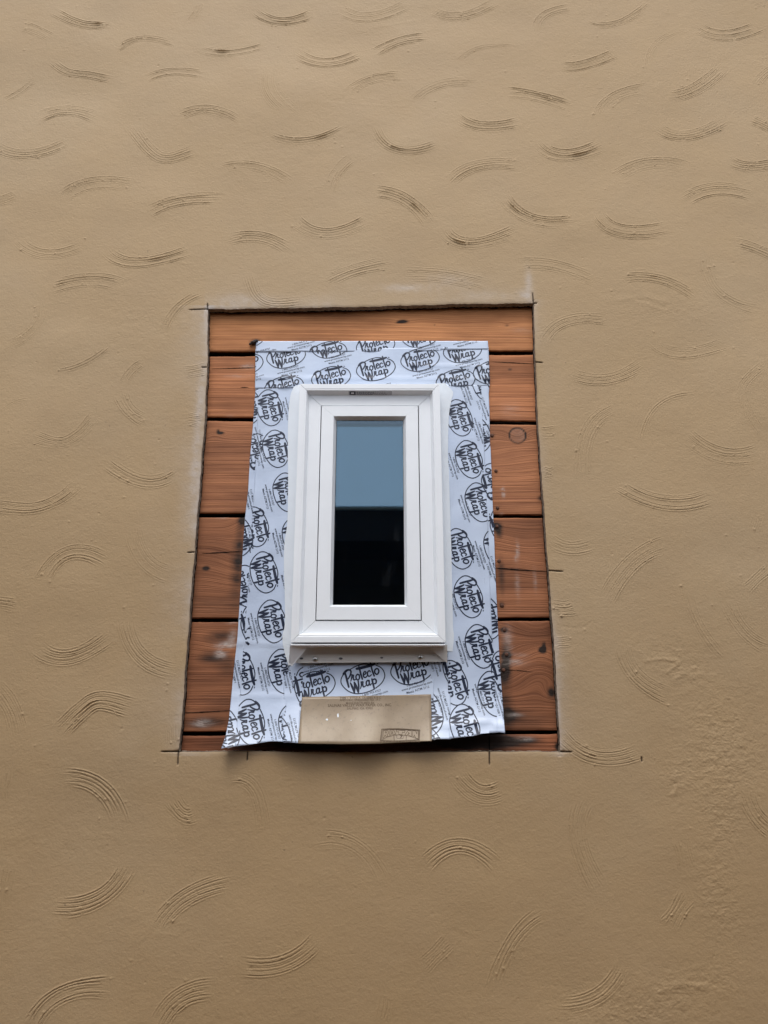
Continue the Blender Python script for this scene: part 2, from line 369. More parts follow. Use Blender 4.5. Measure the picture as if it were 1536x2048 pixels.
for ai, (pts, st, nt_) in enumerate(ARCS):
    heavy_arc = st >= 1.0; st = .32+.66*st; nt_ = 5 if nt_ > 5 else nt_
    px, pz = U([p[0] for p in pts], [p[1] for p in pts])
    if len(pts) == 3:       # an even sweep of the arm through the three measured points
        t = np.linspace(0, 1, 180)[:, None]; A3 = np.stack([px, pz], 1)
        c = A3[0]*(1-t)*(1-2*t)+A3[1]*4*t*(1-t)+A3[2]*t*(2*t-1)
    else: c = spline(list(zip(px, pz)), 90)
    tg = np.gradient(c, axis=0); tg /= np.linalg.norm(tg, axis=1)[:, None]+1e-9
    nm = np.stack([-tg[:, 1], tg[:, 0]], 1)
    L = np.r_[0, np.cumsum(np.linalg.norm(np.diff(c, axis=0), axis=1))]; T = L/L[-1]
    spread = .0068*nt_*rng.uniform(.9, 1.15)
    off0 = np.linspace(-.5, .5, nt_)*spread
    heavy = rng.uniform(.1, .9)
    for k, o in enumerate(off0):
        o = o+rng.uniform(-.0009, .0009)
        a = max(0, rng.normal(.03, .05)); e = min(1, 1-rng.normal(.04, .06))
        strength = st*rng.choice([.3, .7, .95, 1.2], p=[.12, .3, .33, .25])
        pinch = 1-.25*np.sin(pi*T)*rng.uniform(0, 1)
        wv = .0004*np.sin(T*rng.uniform(4, 12)+rng.uniform(0, 6))
        q = c+nm*((o*pinch+wv)[:, None])
        n = max(10, int(L[-1]/.0011))
        tt = np.linspace(a, max(e, a+.2), n)
        xs = np.interp(tt, T, q[:, 0])+rng.normal(0, .00018, n); zs = np.interp(tt, T, q[:, 1])+rng.normal(0, .00018, n)
        env = np.clip(np.minimum((tt-a)/.12, (e-tt)/.12), .1, 1)
        var = np.interp(tt, np.linspace(0, 1, 14), rng.uniform(.7, 1.15, 14))
        chop = np.where(np.interp(tt, np.linspace(0, 1, 40), rng.uniform(0, 1, 40)) < .10, .3, 1)
        # strokes that run steeply up the wall are choppier
        bl = 1+1.3*np.exp(-((tt-heavy)/.10)**2)*(1 if (heavy_arc and k == nt_//2) else 0)
        dep = .00195*strength*env*var*chop*bl
        stamp(xs, zs, dep, np.full(n, .00112)*(.85+.3*strength)*np.sqrt(bl), .55)
        # crumbs of plaster torn up beside the groove
        for _ in range(int(rng.poisson(.5*st))):
            t0 = rng.uniform(a, e); cxp = np.interp(t0, T, q[:, 0])+rng.normal(0, .002); czp = np.interp(t0, T, q[:, 1])-.002
            j = int((czp-GZ0)/SZ); i = int((cxp-GX0)/SX); s = rng.uniform(.0015, .003)
            if 6 < i < nx-6 and 6 < j < nz-6:
                sub = (slice(j-5, j+6), slice(i-5, i+6))
                H[sub] += rng.uniform(.0008, .0018)*np.exp(-((X[sub]-cxp)**2+(Z[sub]-czp)**2)/s**2)
H += RIDGE-GRV*1.0
# rough unpatched plaster low on the right, scratches, pits
def blob(px, py, sx, sy, amp, arr):
    a, c = U(px, py); wpx = 1.2e-3
    arr += amp*np.exp(-((X-a)/(sx*wpx))**2-((Z-c)/(sy*wpx))**2)
for (px_, py_, sx_, sy_, am) in [(1440,1450,80,70,.9),(1450,1540,90,50,.8),(1445,1640,45,60,.9),(1430,1770,40,70,.7),(1460,1860,45,70,.5),(1300,2000,130,40,.6),(1400,1965,80,25,.6),(1340,1310,70,30,.6),(1380,1350,50,25,.6),(1340,620,120,40,.4),(260,640,80,70,.3),(1240,2035,90,30,.6),(130,1690,100,40,.3),(700,200,70,15,.35),(1350,1560,25,40,.7)]:
    blob(px_, py_, sx_, sy_, am, ROUGH)
ROUGH = np.clip(ROUGH, 0, 1)
H += .75*ROUGH*(.00012*smooth_noise(.011, .008, 11)+.00022*smooth_noise(.0048, .0040, 12)+.00016*smooth_noise(.0028, .0026, 14))
H += .00006*smooth_noise(.006, .005, 13)
SCR = np.zeros_like(X)
for pts, am, wd in [([(1290,1322),(1325,1318),(1355,1325),(1335,1345)],-.003,.004),([(1265,600),(1300,612),(1330,622)],-.002,.006),([(1240,600),(1290,595),(1330,605)],-.0025,.008),
                    ([(1350,1545),(1355,1570),(1345,1590)],-.004,.005),([(1310,1985),(1365,1970),(1410,1975)],-.0035,.006),([(1345,1360),(1390,1335)],-.003,.006),
                    ([(1385,1355),(1405,1350),(1405,1370)],-.002,.006),([(600,205),(810,212)],-.001,.004),([(750,55),(830,40)],-.0012,.004),([(905,1860),(940,1880)],.002,.006),
                    ([(1325,1935),(1375,1945),(1400,1940)],.0016,.004),([(1125,1253),(1160,1256),(1185,1243)],.0016,.003),([(320,1868),(350,1871)],-.0014,.004)]:
    a, c = U([p[0] for p in pts], [p[1] for p in pts]); q = spline(list(zip(a, c)), 40)
    for x_, z_ in q[::2]:
        i = int((x_-GX0)/SX); j = int((z_-GZ0)/SZ); kk = int(wd*2.5/SX)
        if kk < i < nx-kk and kk < j < nz-kk:
            sub = (slice(j-kk, j+kk+1), slice(i-kk, i+kk+1))
            v = -am*np.exp(-((X[sub]-x_)**2+(Z[sub]-z_)**2)/wd**2)
            SCR[sub] = np.where(np.abs(v) > np.abs(SCR[sub]), v, SCR[sub])
H += SCR*.2
for _ in range(300):
    x_ = rng.uniform(GX0+.05, GX1-.05); z_ = rng.uniform(GZ0+.05, GZ1-.05); s = rng.uniform(.0012, .003)
    i = int((x_-GX0)/SX); j = int((z_-GZ0)/SZ); sub = (slice(j-6, j+7), slice(i-6, i+7))
    H[sub] += rng.choice([-1, 1, 1])*rng.uniform(.0004, .0012)*np.exp(-((X[sub]-x_)**2+(Z[sub]-z_)**2)/s**2)
# saw kerfs run past the corners of the cut
KF = [((378,620),(416,618)),((415,607),(415,620)),((1065,586),(1068,612)),((1066,606),(1074,606)),((322,1503.5),(360,1503)),((356,1500),(355,1530)),
      ((1118,1503),(1144,1504)),((495,1503),(494,1521)),((979,1502),(979,1530)),((403,734),(413,734)),((375,1105),(388,1104)),((1070,722),(1086,724)),((1096,1141),(1126,1143)),((1283,1514),(1284,1523))]
for (p, q) in KF:
    a, c = U([p[0], q[0]], [p[1], q[1]]); n = 160
    xs = np.linspace(a[0], a[1], n); zs = np.linspace(c[0], c[1], n)
    old = GRV.copy(); GRV[:] = 0; r_old = RIDGE.copy(); RIDGE[:] = 0
    dp = np.full(n, .004); dp[-20:] *= np.linspace(1, .4, 20); dp[:20] *= np.linspace(.4, 1, 20)
    stamp(xs, zs, dp, np.full(n, .0014), 0)
    H -= GRV; KERF = np.maximum(KERF, np.clip(GRV/.0034, 0, 1)); GRV[:] = old; RIDGE[:] = r_old
# dust of the saw along the opening
dl = np.abs(X-xL(Z)); dr = np.abs(X-xR(Z)); dt = np.abs(Z-zT(X)); db = np.abs(Z-zB(X))
inz = (Z > zB(X)-.01) & (Z < zT(X)+.01); inx = (X > xL(Z)-.01) & (X < xR(Z)+.01)
nd = .5+.5*np.clip(smooth_noise(.05, .12, 21), -1, 1)
nd2 = .5+.5*np.clip(smooth_noise(.10, .05, 22), -1, 1)
out = ~((X > xL(Z)) & (X < xR(Z)) & (Z > zB(X)) & (Z < zT(X)))
DUST += np.where(inz, .80*np.exp(-dl/.016)*nd+.35*np.exp(-dl/.05)*nd, 0)*(X < 0)
DUST += np.where(inz, .75*np.exp(-dr/.010)*nd+.22*np.exp(-dr/.03)*nd, 0)*(X > 0)
DUST += np.where(inx & (Z > 2), .55*np.exp(-dt/.03)*nd2, 0)
DUST += np.where(inx & (Z < 2), .25*np.exp(-db/.012)*nd2, 0)
for (px_, py_, sx_, sy_, am) in [(1058,570,8,34,.75),(1050,590,16,14,.6),(810,575,45,9,.55),(900,560,60,20,.25),(480,600,60,14,.35),(970,590,60,12,.3),(1085,1230,5,70,.5),(1112,1420,6,60,.5),(392,900,8,90,.5),(400,800,8,50,.5)]:
    blob(px_, py_, sx_, sy_, am, DUST)
DUST = np.clip(DUST*.85*(.72+.18*np.clip(smooth_noise(.012, .012, 23), -1, 1)), 0, 1)

# cut the opening: drop faces inside, pull the inner vertices of the border faces onto the cut
Lx, Rx, Tz, Bz = xL(Z), xR(Z), zT(X), zB(X)
inside = (X > Lx) & (X < Rx) & (Z > Bz) & (Z < Tz)
D = np.stack([X-Lx, Rx-X, Tz-Z, Z-Bz]); wh = D.argmin(0)
X2 = np.where(inside & (wh == 0), Lx, np.where(inside & (wh == 1), Rx, X))
Z2 = np.where(inside & (wh == 2), Tz, np.where(inside & (wh == 3), Bz, Z))
# broken plaster crumbles back a little from the sawn edge
dmin = np.minimum(np.minimum(np.where(inz, np.minimum(dl, dr), 9), np.where(inx, np.minimum(dt, db), 9)), 9)
H -= .0016*np.exp(-dmin/.0025)
nvt = nx*nz
idx = np.arange(nvt).reshape(nz, nx)
q = np.stack([idx[:-1, :-1], idx[:-1, 1:], idx[1:, 1:], idx[1:, :-1]], -1).reshape(-1, 4)
keep = ~inside.ravel()[q].all(1)
q = q[keep]
used = np.zeros(nvt, bool); used[q.ravel()] = True
remap = np.cumsum(used)-1
q = remap[q]
co = np.stack([X2.ravel(), -H.ravel(), Z2.ravel()], 1)[used]
nf = len(q)
# coarse surround of the same wall out to its ends
WX, WZ = 5.5, 5.4
hc = len(co)
ring = []
o0 = [(-WX, 0, 0), (WX, 0, 0), (WX, 0, WZ), (-WX, 0, WZ)]; i0 = [(GX0, GZ0), (GX1, GZ0), (GX1, GZ1), (GX0, GZ1)]
extra = [(a, b_, c) for a, b_, c in o0]+[(a, .0005, c) for a, c in i0]
# edge of the sawn hole (reveal)
eq = [(0,1,5,4),(1,2,6,5),(2,3,7,6),(3,0,4,7)]
me = bpy.data.meshes.new('stucco_wall')
allv = np.vstack([co, np.array(extra)])
allq = np.vstack([q, np.array(eq)+hc])
me.vertices.add(len(allv)); me.vertices.foreach_set('co', allv.ravel().astype(np.float32))
me.loops.add(allq.size); me.loops.foreach_set('vertex_index', allq.ravel().astype(np.int32))
me.polygons.add(len(allq)); me.polygons.foreach_set('loop_start', np.arange(0, allq.size, 4, dtype=np.int32))
me.polygons.foreach_set('use_smooth', np.ones(len(allq), bool))
me.update(calc_edges=True)
for nm_, arr in (('kerf', KERF), ('dust', DUST), ('rough', ROUGH)):
    at = me.attributes.new(nm_, 'FLOAT', 'POINT')
    at.data.foreach_set('value', np.r_[arr.ravel()[used], np.zeros(8)].astype(np.float32))
me.materials.append(M['stucco'])
house = empty('stucco_house', (0, .3, 0)); tag(house, 'tan painted stucco house wall with comb marks around a cut opening', 'house')
wall = bpy.data.objects.new('stucco_wall', me); COL.objects.link(wall); wall.parent = house; inv(wall)
# sawn edge with the black paper behind it
def loop_pts(n=220, out=0.0):
    p = []
    zz = np.linspace(cz3, cz0, n); p += [(float(xL(z))-out, float(z)) for z in zz]
    xx = np.linspace(p[-1][0]+.001, float(xR(cz1)), n); p += [(float(x), float(zT(x))+out) for x in xx]
    zz = np.linspace(float(zT(xx[-1]))-.001, float(zB(.4)), n); p += [(float(xR(z))+out, float(z)) for z in zz]
    xx = np.linspace(p[-1][0]-.001, p[0][0]+.001, n); p += [(float(x), float(zB(x))-out) for x in xx]
    return p
lp = loop_pts(); lp2 = lp
N = len(lp); v = []; f = []
r2 = np.random.default_rng(5)
jx = np.convolve(r2.normal(0, 1, N), np.ones(3)/3, 'same'); jy = np.convolve(r2.normal(0, 1, N), np.ones(5)/5, 'same')
ctr = (0.0, 2.35)
levels = [.0012, .006, .011, .0165]
for li, dpt in enumerate(levels):
    for i, (a, c) in enumerate(lp):
        s = (0.0 if li == 0 else .0011*jx[(i*(li+1)) % N]*1.0+.0006)
        sx_ = np.sign(ctr[0]-a)*s if i < 220 or 440 <= i < 660 else 0
        sz_ = np.sign(ctr[1]-c)*s if not (i < 220 or 440 <= i < 660) else 0
        v.append((a+sx_, dpt, c+sz_))
for li in range(len(levels)-1):
    for i in range(N):
        j = (i+1) % N; f.append((li*N+i, li*N+j, (li+1)*N+j, (li+1)*N+i))
mesh_obj('sawn_edge', v, f, M['edge'], house, True); inv(bpy.data.objects['sawn_edge'])
v = []; f = []
for li, (dpt, s) in enumerate([(.0160, .0), (.0160, .0007), (.0215, .0010)]):
    for i, (a, c) in enumerate(lp):
        ss = s+(.0007*jy[i] if li else -.002)
        sx_ = np.sign(ctr[0]-a)*ss if i < 220 or 440 <= i < 660 else 0
        sz_ = np.sign(ctr[1]-c)*ss if not (i < 220 or 440 <= i < 660) else 0
        v.append((a+sx_, dpt, c+sz_))
for li in range(2):
    for i in range(N):
        j = (i+1) % N; f.append((li*N+i, li*N+j, (li+1)*N+j, (li+1)*N+i))
mesh_obj('paper_edge', v, f, M['felt'], house, True); inv(bpy.data.objects['paper_edge'])
b = MB(); b.box(-5.5, 5.5, .30, 6.0, 0, 5.38); inv(b.build('house_body', M['shaft'], house))
b = MB(); b.box(-5.5, 5.5, .06, .29, 0, .30); b.box(-5.5, 5.5, .06, .29, 4.9, 5.38); inv(b.build('wall_plate', M['felt'], house))
b = MB(); b.box(-1.4, 1.4, .048, .052, .9, 4.2); inv(b.build('felt_backing', M['felt'], house))
b = MB(); b.box(-5.5, -5.48, .003, .30, 0, 5.38); b.box(5.48, 5.5, .003, .30, 0, 5.38); b.box(-5.5, 5.5, .003, .32, 5.38, 5.44); inv(b.build('wall_return', M['shaft'], house))

# ------------------------------------------------------------ sheathing boards
BY = 0.0225                                  # face of the boards
seams = [(590, 590), (702.5, 701.5), (713, 710), (833.5, 842), (842, 849.5), (1026, 1029.5), (1035, 1036), (1236.5, 1235), (1244.5, 1242), (1463.5, 1461.5), (1471.5, 1468.5), (1548, 1548)]
KNOTS = [  # px, py, sx, sz (m), bulge of the grain (m)
  (1035, 871, .030, .018, .020, 2), (1000, 820, .05, .02, -.004, 1), (1010, 925, .12, .05, .022, 2), (1040, 905, .07, .04, -.012, 2), (1060, 1095, .09, .05, .024, 3), (1030, 1130, .06, .03, -.016, 3),
  (1085, 1300, .035, .022, -.022, 4), (1072, 1250, .05, .035, .034, 4), (1078, 1345, .06, .045, -.036, 4), (1012, 1300, .03, .02, .015, 4), (1103, 1385, .02, .02, .012, 4),
  (487, 1045, .03, .03, -.018, 3), (478, 1130, .05, .06, .020, 3), (806, 643, .03, .010, .006, 0), (1014, 651, .02, .01, .006, 0), (430, 865, .025, .02, -.010, 2), (450, 1290, .06, .03, .012, 4), (415, 1445, .03, .01, .008, 4), (905, 640, .05, .02, .005, 0)]
STAINS_AND_SHADE = [ # px,py,sx,sz(px), amount, board
  (806,643,11,4,1.6,0),(798,645,8,2,1.0,0),(1014,651,5,3,.6,0),(869,650,3,2,.6,0),(441,866,7,3,1.4,2),(436,862,3,5,.9,2),(1020,739,5,3,.8,1),(511,684,14,8,.9,0),
  (1035,871,17,17,.25,2),(490,1040,12,9,.9,3),(482,1060,10,60,.35,3),(476,1140,16,60,.55,3),(412,1137,7,4,1.3,3),(992,1052,12,9,.9,3),(998,1066,8,14,.5,3),
  (985,871,6,5,.8,2),(1084,997,9,6,1.0,2),(1085,1300,7,6,1.3,4),(1088,1292,3,8,1.0,4),(1103,1385,8,10,.8,4),(1012,1310,10,30,.7,4),(1008,1260,7,5,1.0,4),(1013,1310,8,5,1.2,4),(1008,1345,12,18,.6,4),(1010,1430,26,12,.7,4),
  (445,1275,34,12,.7,4),(420,1315,26,12,.55,4),(455,1330,25,20,.4,4),(415,1445,60,12,.65,4),(440,1400,60,20,.2,4),(1010,1410,16,50,.5,4),(1003,1150,7,40,.45,3),(1003,1210,6,6,.9,3),(430,1085,60,4,.12,3),
  (420,1210,80,20,.3,3),(1060,1440,60,18,.25,4),(980,1485,60,12,.9,5),(900,1480,120,18,.8,5),(600,1490,160,14,.6,5),(1117,1493,6,8,1.2,5),(1060,1480,20,5,.4,5)]  # broad bottom board entries paint in the shade under the loose tape
PALES = [(1007,985,3,9,1.2,2),(1005,978,3,3,1.4,2),(1035,1100,3,14,1.2,3),(1032,1117,3,5,1.0,3),(1035,1170,4,22,.5,3),(1070,1160,3,18,.4,3),(1015,1280,9,26,.45,4),(1025,1325,22,5,.8,4),(1030,1430,14,3,.7,4),(1050,1478,18,3,1.0,5),
  (442,1306,10,8,1.5,4),(452,1290,18,5,1.1,4),(465,1275,8,14,.7,4),(404,1446,16,6,1.1,4),(496,733,13,6,.8,1),(480,752,30,4,.3,1),(1023,820,20,16,.2,1),(1048,660,30,8,.15,0),(1003,1030,4,4,.5,2),(445,1035,12,2,.4,3),(465,1245,10,2,.8,4),(460,832,8,3,.2,1),(1040,1310,14,3,.5,4)]
TONES = [((.60,.265,.108),(.35,.132,.052)), ((.54,.222,.096),(.26,.095,.042)), ((.46,.195,.090),(.23,.086,.042)), ((.39,.160,.074),(.18,.066,.032)), ((.38,.155,.072),(.17,.060,.029)), ((.36,.135,.062),(.16,.055,.026))]
BL = ['orange brown top board with a black pitch pocket above the tape', 'ridged brown board second from the top, split beside the tape', 'brown board with a round ringed knot plug on the right',
      'reddish board with a saw line and white paint drips', 'widest dark knotty board with swirling grain and pale scuffs', 'narrow bottom board in the shadow under the loose tape']
# plane points of px, shifted to the board's own depth
def UB(px, py): return U(px, py, BY)
boards = []
for bi in range(6):
    tl, tr = seams[2*bi]; bl_, br_ = seams[2*bi+1]
    xa, xb = -.60, .60
    zt = np.array([UB(415, tl)[1], UB(1060, tr)[1]]); zb = np.array([UB(400, bl_)[1], UB(1060, br_)[1]])
    xt = np.array([UB(415, tl)[0], UB(1060, tr)[0]]); xbm = np.array([UB(400, bl_)[0], UB(1060, br_)[0]])
    lint = lambda x: zt[0]+(zt[1]-zt[0])*(x-xt[0])/(xt[1]-xt[0])
    linb = lambda x: zb[0]+(zb[1]-zb[0])*(x-xbm[0])/(xbm[1]-xbm[0])
    st_ = .004; n1 = int((xb-xa)/st_)+1; hgt = float(lint(0)-linb(0)); n2 = max(6, int(hgt/.003))
    xs = np.linspace(xa, xb, n1); rr = np.random.default_rng(50+bi)
    edt = np.convolve(rr.normal(0, 1, n1+8), np.ones(9)/9, 'valid')*.0010; edb = np.convolve(rr.normal(0, 1, n1+8), np.ones(9)/9, 'valid')*.0010
    V = []; tt = np.linspace(0, 1, n2)
    XX = np.repeat(xs[None], n2, 0); ZZ = (linb(xs)+edb)[None]*(1-tt[:, None])+(lint(xs)+edt)[None]*tt[:, None]
    GR = ZZ.copy()+.002*np.sin(XX*5+bi)+.004*np.sin(XX*1.7+bi*2); ST = np.zeros_like(XX); PA = np.zeros_like(XX)
    for (kx, kz, sx_, sz_, am, bb) in KNOTS:
        if bb != bi: continue
        a, c = UB(kx, kz); GR += am*np.exp(-((XX-a)/sx_)**2-((ZZ-c)/sz_)**2)
    for lst, arr in ((STAINS_AND_SHADE, ST), (PALES, PA)):
        for (kx, kz, sx_, sz_, am, bb) in lst:
            if bb != bi: continue
            a, c = UB(kx, kz); arr += am*(1.35 if (lst is STAINS_AND_SHADE and bi >= 3) else 1)*np.exp(-((XX-a)/(sx_*1.15e-3))**2-((ZZ-c)/(sz_*1.2e-3))**2)
    if bi == 2:     # ring of the plugged knot
        a, c = UB(1035, 871); rd = np.hypot(XX-a, (ZZ-c)); ST += .9*np.exp(-((rd-.0205)/.0022)**2); PA += .12*(rd < .019)
    Y = np.full_like(XX, BY)
    fr = np.minimum(tt, 1-tt)[:, None]*hgt
    Y = Y+.0012*np.exp(-fr/.0009)           # eased arris
    V = np.stack([XX, Y, ZZ], -1).reshape(-1, 3)
    ix = np.arange(n1*n2).reshape(n2, n1)
    Q = np.stack([ix[:-1, :-1], ix[:-1, 1:], ix[1:, 1:], ix[1:, :-1]], -1).reshape(-1, 4).tolist()
    base = len(V); V = V.tolist()
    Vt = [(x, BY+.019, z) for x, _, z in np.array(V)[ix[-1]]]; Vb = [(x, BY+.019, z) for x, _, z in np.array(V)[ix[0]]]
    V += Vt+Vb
    for i in range(n1-1):
        Q.append((int(ix[-1, i]), int(ix[-1, i+1]), base+i+1, base+i)); Q.append((int(ix[0, i+1]), int(ix[0, i]), base+n1+i, base+n1+i+1))
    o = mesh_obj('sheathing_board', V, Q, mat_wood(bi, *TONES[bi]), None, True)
    for nm_, arr in (('grain', GR), ('stain_shade', ST), ('pale', PA)):
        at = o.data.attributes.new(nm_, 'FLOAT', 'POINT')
        ex = np.r_[arr[-1], arr[0]]+(3.0 if nm_ == 'stain_shade' else 0)  # edge faces darkened: old wood plus the shade of the gaps put into the colour
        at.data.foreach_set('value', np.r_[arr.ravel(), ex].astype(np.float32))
    tag(o, BL[bi], 'board', 'horizontal sheathing boards laid bare in the opening')
    boards.append(o)
def slit(board, pts, wpx):
    """thin dark saw line or split on a board; real width, laid just proud of the face"""
    a, c = UB([p[0] for p in pts], [p[1] for p in pts]); q = spline(list(zip(a, c)), 12); n = len(q); V = []; Fc = []
    for i, (x_, z_) in enumerate(q):
        t = i/(n-1); hw = wpx*.6e-3*(.35+.65*sin(pi*min(1, t*3.2)/2) if t < .5 else .35+.65*sin(pi*min(1, (1-t)*3.2)/2))*(.7+.6*random.random())
        d = q[min(i+1, n-1)]-q[max(i-1, 0)]; d = d/np.linalg.norm(d)
        V += [(x_-d[1]*hw, BY-.0006, z_+d[0]*hw), (x_+d[1]*hw, BY-.0006, z_-d[0]*hw)]
    for i in range(n-1): Fc.append((2*i, 2*i+1, 2*i+3, 2*i+2))
    mesh_obj('saw_line', V, Fc, M['felt'], board)
slit(boards[1], [(424,738),(455,737),(490,736),(512,735.5)], 1.5); slit(boards[1], [(980,723),(1030,726),(1068,728)], 1.3)
slit(boards[1], [(481,775),(497,775)], 1.3); slit(boards[3], [(404,1107),(445,1105),(488,1102)], 1.6); slit(boards[3], [(990,1136),(1040,1140),(1099,1143)], 2.2)
slit(boards[4], [(362,1426),(410,1424),(460,1421)], 1.6); slit(boards[5], [(978,1470),(979,1503)], 1.8); slit(boards[2], [(985,847),(1010,844),(1040,845),(1066,849)], 1.2)
slit(boards[4], [(1008,1339),(1035,1341),(1065,1344)], 1.0); slit(boards[0], [(513,696),(520,695)], 2)
def nailhead(board, px, py, r):
    a, c = UB(px, py); n = 14; V = [(float(a), BY-.0022, float(c))]
    for rr_, yy in ((.55, -.0022), (1, -.0014), (1.05, .0002)):
        V += [(float(a)+r*rr_*cos(2*pi*i/n), BY+yy, float(c)+r*rr_*sin(2*pi*i/n)) for i in range(n)]
    Fc = [(0, 1+i, 1+(i+1) % n) for i in range(n)]
    for l in range(2):
        for i in range(n): Fc.append((1+l*n+i, 1+(l+1)*n+i, 1+(l+1)*n+(i+1) % n, 1+l*n+(i+1) % n))
    mesh_obj('nail_head', V, Fc, M['rust'], board, True)
for bi, px_, py_ in [(2,992,942),(2,995,1016),(3,998,1122),(3,1004,1211),(4,1009,1260),(4,1013,1309),(4,1007,1340),(2,984,871),(3,994,1053)]:
    nailhead(boards[bi], px_, py_, .0042)

# ------------------------------------------------------------ window
# depths (y): rim face -0.030, inner frame face -0.005, sash face -0.008, glass +0.006
YR, YF, YS, YG = -.022, -.006, -.008, .006
def rect(px0, px1, py0, py1, y):
    """axis-aligned rectangle on the plane y from photograph measurements at mid height / mid width"""
    return float(px0), float(px1), float(py0), float(py1)
def avg(*a): return float(np.mean(a))
RX0 = avg(U(599, 775, YR)[0], U(581.5, 1285, YR)[0]); RX1 = avg(U(878, 775, YR)[0], U(893, 1285, YR)[0])
RZ1 = avg(U(600, 768.5, YR)[1], U(878, 767.5, YR)[1]); RZ0 = avg(U(582, 1285.5, YR)[1], U(893, 1284, YR)[1])
SX0 = avg(U(643.5, 812, YS)[0], U(632.5, 1240, YS)[0]); SX1 = avg(U(834.5, 811, YS)[0], U(843, 1239, YS)[0])
SZ1 = avg(U(643, 812.5, YS)[1], U(835, 811.5, YS)[1]); SZ0 = avg(U(633, 1240.5, YS)[1], U(842, 1238.5, YS)[1])
GXA = avg(U(672.5, 843, YG)[0], U(666, 1209, YG)[0]); GXB = avg(U(804.5, 843, YG)[0], U(811, 1209, YG)[0])
GZB = avg(U(740, 841, YG)[1], U(740, 841, YG)[1]); GZA = U(740, 1210, YG)[1]; GZA = float(GZA)
print('window', RX0, RX1, RZ0, RZ1, 'w', RX1-RX0, 'h', RZ1-RZ0, 'sash', SX0, SX1, SZ0, SZ1, 'glass', GXA, GXB, GZA, GZB)
win = empty('casement_window', ((RX0+RX1)/2, 0, RZ0)); tag(win, 'narrow white vinyl window with a sky reflection in its glass', 'window')

def members(o_rect, i_rect, profile, names, mat, parent, gap=.0004, bev=.0009):
    """four mitred members; profile = list of (t, y): t 0 = outer edge, 1 = inner edge"""
    ox0, ox1, oz0, oz1 = o_rect; ix0, ix1, iz0, iz1 = i_rect
    C0 = [(ox0, oz0), (ox1, oz0), (ox1, oz1), (ox0, oz1)]; C1 = [(ix0, iz0), (ix1, iz0), (ix1, iz1), (ix0, iz1)]
    res = []
    for s in range(4):
        a, b_ = s, (s+1) % 4
        dirv = np.array(C0[b_], float)-np.array(C0[a]); dirv /= np.linalg.norm(dirv)
        V = []
        for (t, y) in profile:
            pa = np.array(C0[a])*(1-t)+np.array(C1[a])*t; pb = np.array(C0[b_])*(1-t)+np.array(C1[b_])*t
            pa = pa+dirv*gap; pb = pb-dirv*gap
            V += [(pa[0], y, pa[1]), (pb[0], y, pb[1])]
        n = len(profile); Fc = [(2*i, 2*i+1, 2*((i+1) % n)+1, 2*((i+1) % n)) for i in range(n)]
        Fc.append(tuple(2*i for i in range(n))); Fc.append(tuple(2*i+1 for i in reversed(range(n))))
        o = mesh_obj(names[s], V, Fc, mat, parent); inv(o)
        bm_fix(o)
        if bev: bevel(o, bev, 2)
        res.append(o)
    return res
import bmesh
def bm_fix(o):
    bm = bmesh.new(); bm.from_mesh(o.data); bmesh.ops.remove_doubles(bm, verts=bm.verts, dist=1e-6); bmesh.ops.recalc_face_normals(bm, faces=bm.faces); bm.to_mesh(o.data); bm.free()
FG = .0022   # gap between frame and sash
fi = (SX0-FG, SX1+FG, SZ0-FG, SZ1+FG)
wfr = SX0-FG-RX0
print('frame width L', wfr, 'R', RX1-SX1-FG, 'T', RZ1-SZ1-FG, 'B', SZ0-FG-RZ0)
prof = [(0, .014), (0, YR), (.25, YR), (.262, YR+.0007), (.33, YR+.0007), (.45, YF), (1, YF), (1, .016)]
fr = members((RX0, RX1, RZ0, RZ1), fi, prof, ['sill', 'jamb', 'head', 'jamb'], M['vinyl'], win, .0003)
# thin drip step under the sill and over the head
b = MB(); b.box(RX0+.001, RX1-.001, YR+.001, .012, RZ0-.0068, RZ0-.0035); bevel(inv(b.build('drip_edge', M['vinyl'], win)), .0006, 1)
# sash
sash = empty('sash', ((SX0+SX1)/2, 0, SZ0)); sash.parent = win
sash.matrix_parent_inverse = mathutils.Matrix.Translation([-c for c in win.location])
def inv2(o): o.matrix_parent_inverse = mathutils.Matrix.Translation([-c for c in sash.location]); return o
def sash_members():
    global inv
    old = inv; inv = inv2
    r = members((SX0, SX1, SZ0, SZ1), (GXA, GXB, GZA, GZB), [(0, .012), (0, YS), (.83, YS), (1.0, YG-.0012), (1.0, .012)], ['sash_rail', 'sash_stile', 'sash_rail', 'sash_stile'], M['vinyl'], sash, .00002, .0004)
    inv = old
sash_members()
b = MB(); gm = .012
b.add([(GXA-gm, YG, GZA-gm), (GXB+gm, YG, GZA-gm), (GXB+gm, YG, GZB+gm), (GXA-gm, YG, GZB+gm)], [(0, 1, 2, 3)])
gl = b.build('glass_pane', M['glass'], sash); inv2(gl)
gw = .0006
b = MB()
for (x0, x1, z0, z1) in ((GXA, GXB, GZB-gw, GZB), (GXA, GXA+gw, GZA, GZB), (GXB-gw, GXB, GZA, GZB)):
    b.box(x0, x1, YG-.0011, YG-.0004, z0, z1)
inv2(b.build('gasket', M['black'], sash))
b = MB(); YI = YG+.010
b.add([(GXA-gm, YI, GZA-gm), (GXB+gm, YI, GZA-gm), (GXB+gm, YI, GZB+gm), (GXA-gm, YI, GZB+gm)], [(0, 1, 2, 3)])
inv2(b.build('inner_pane', M['glass'], sash))
b = MB(); hs_ = .0090
b.box(GXA-gm, GXB+gm, YG+.001, YI-.001, GZB-hs_, GZB+gm); b.box(GXA-gm, GXA+.0012, YG+.001, YI-.001, GZA-gm, GZB-hs_); b.box(GXB-.0012, GXB+gm, YG+.001, YI-.001, GZA-gm, GZB-hs_)
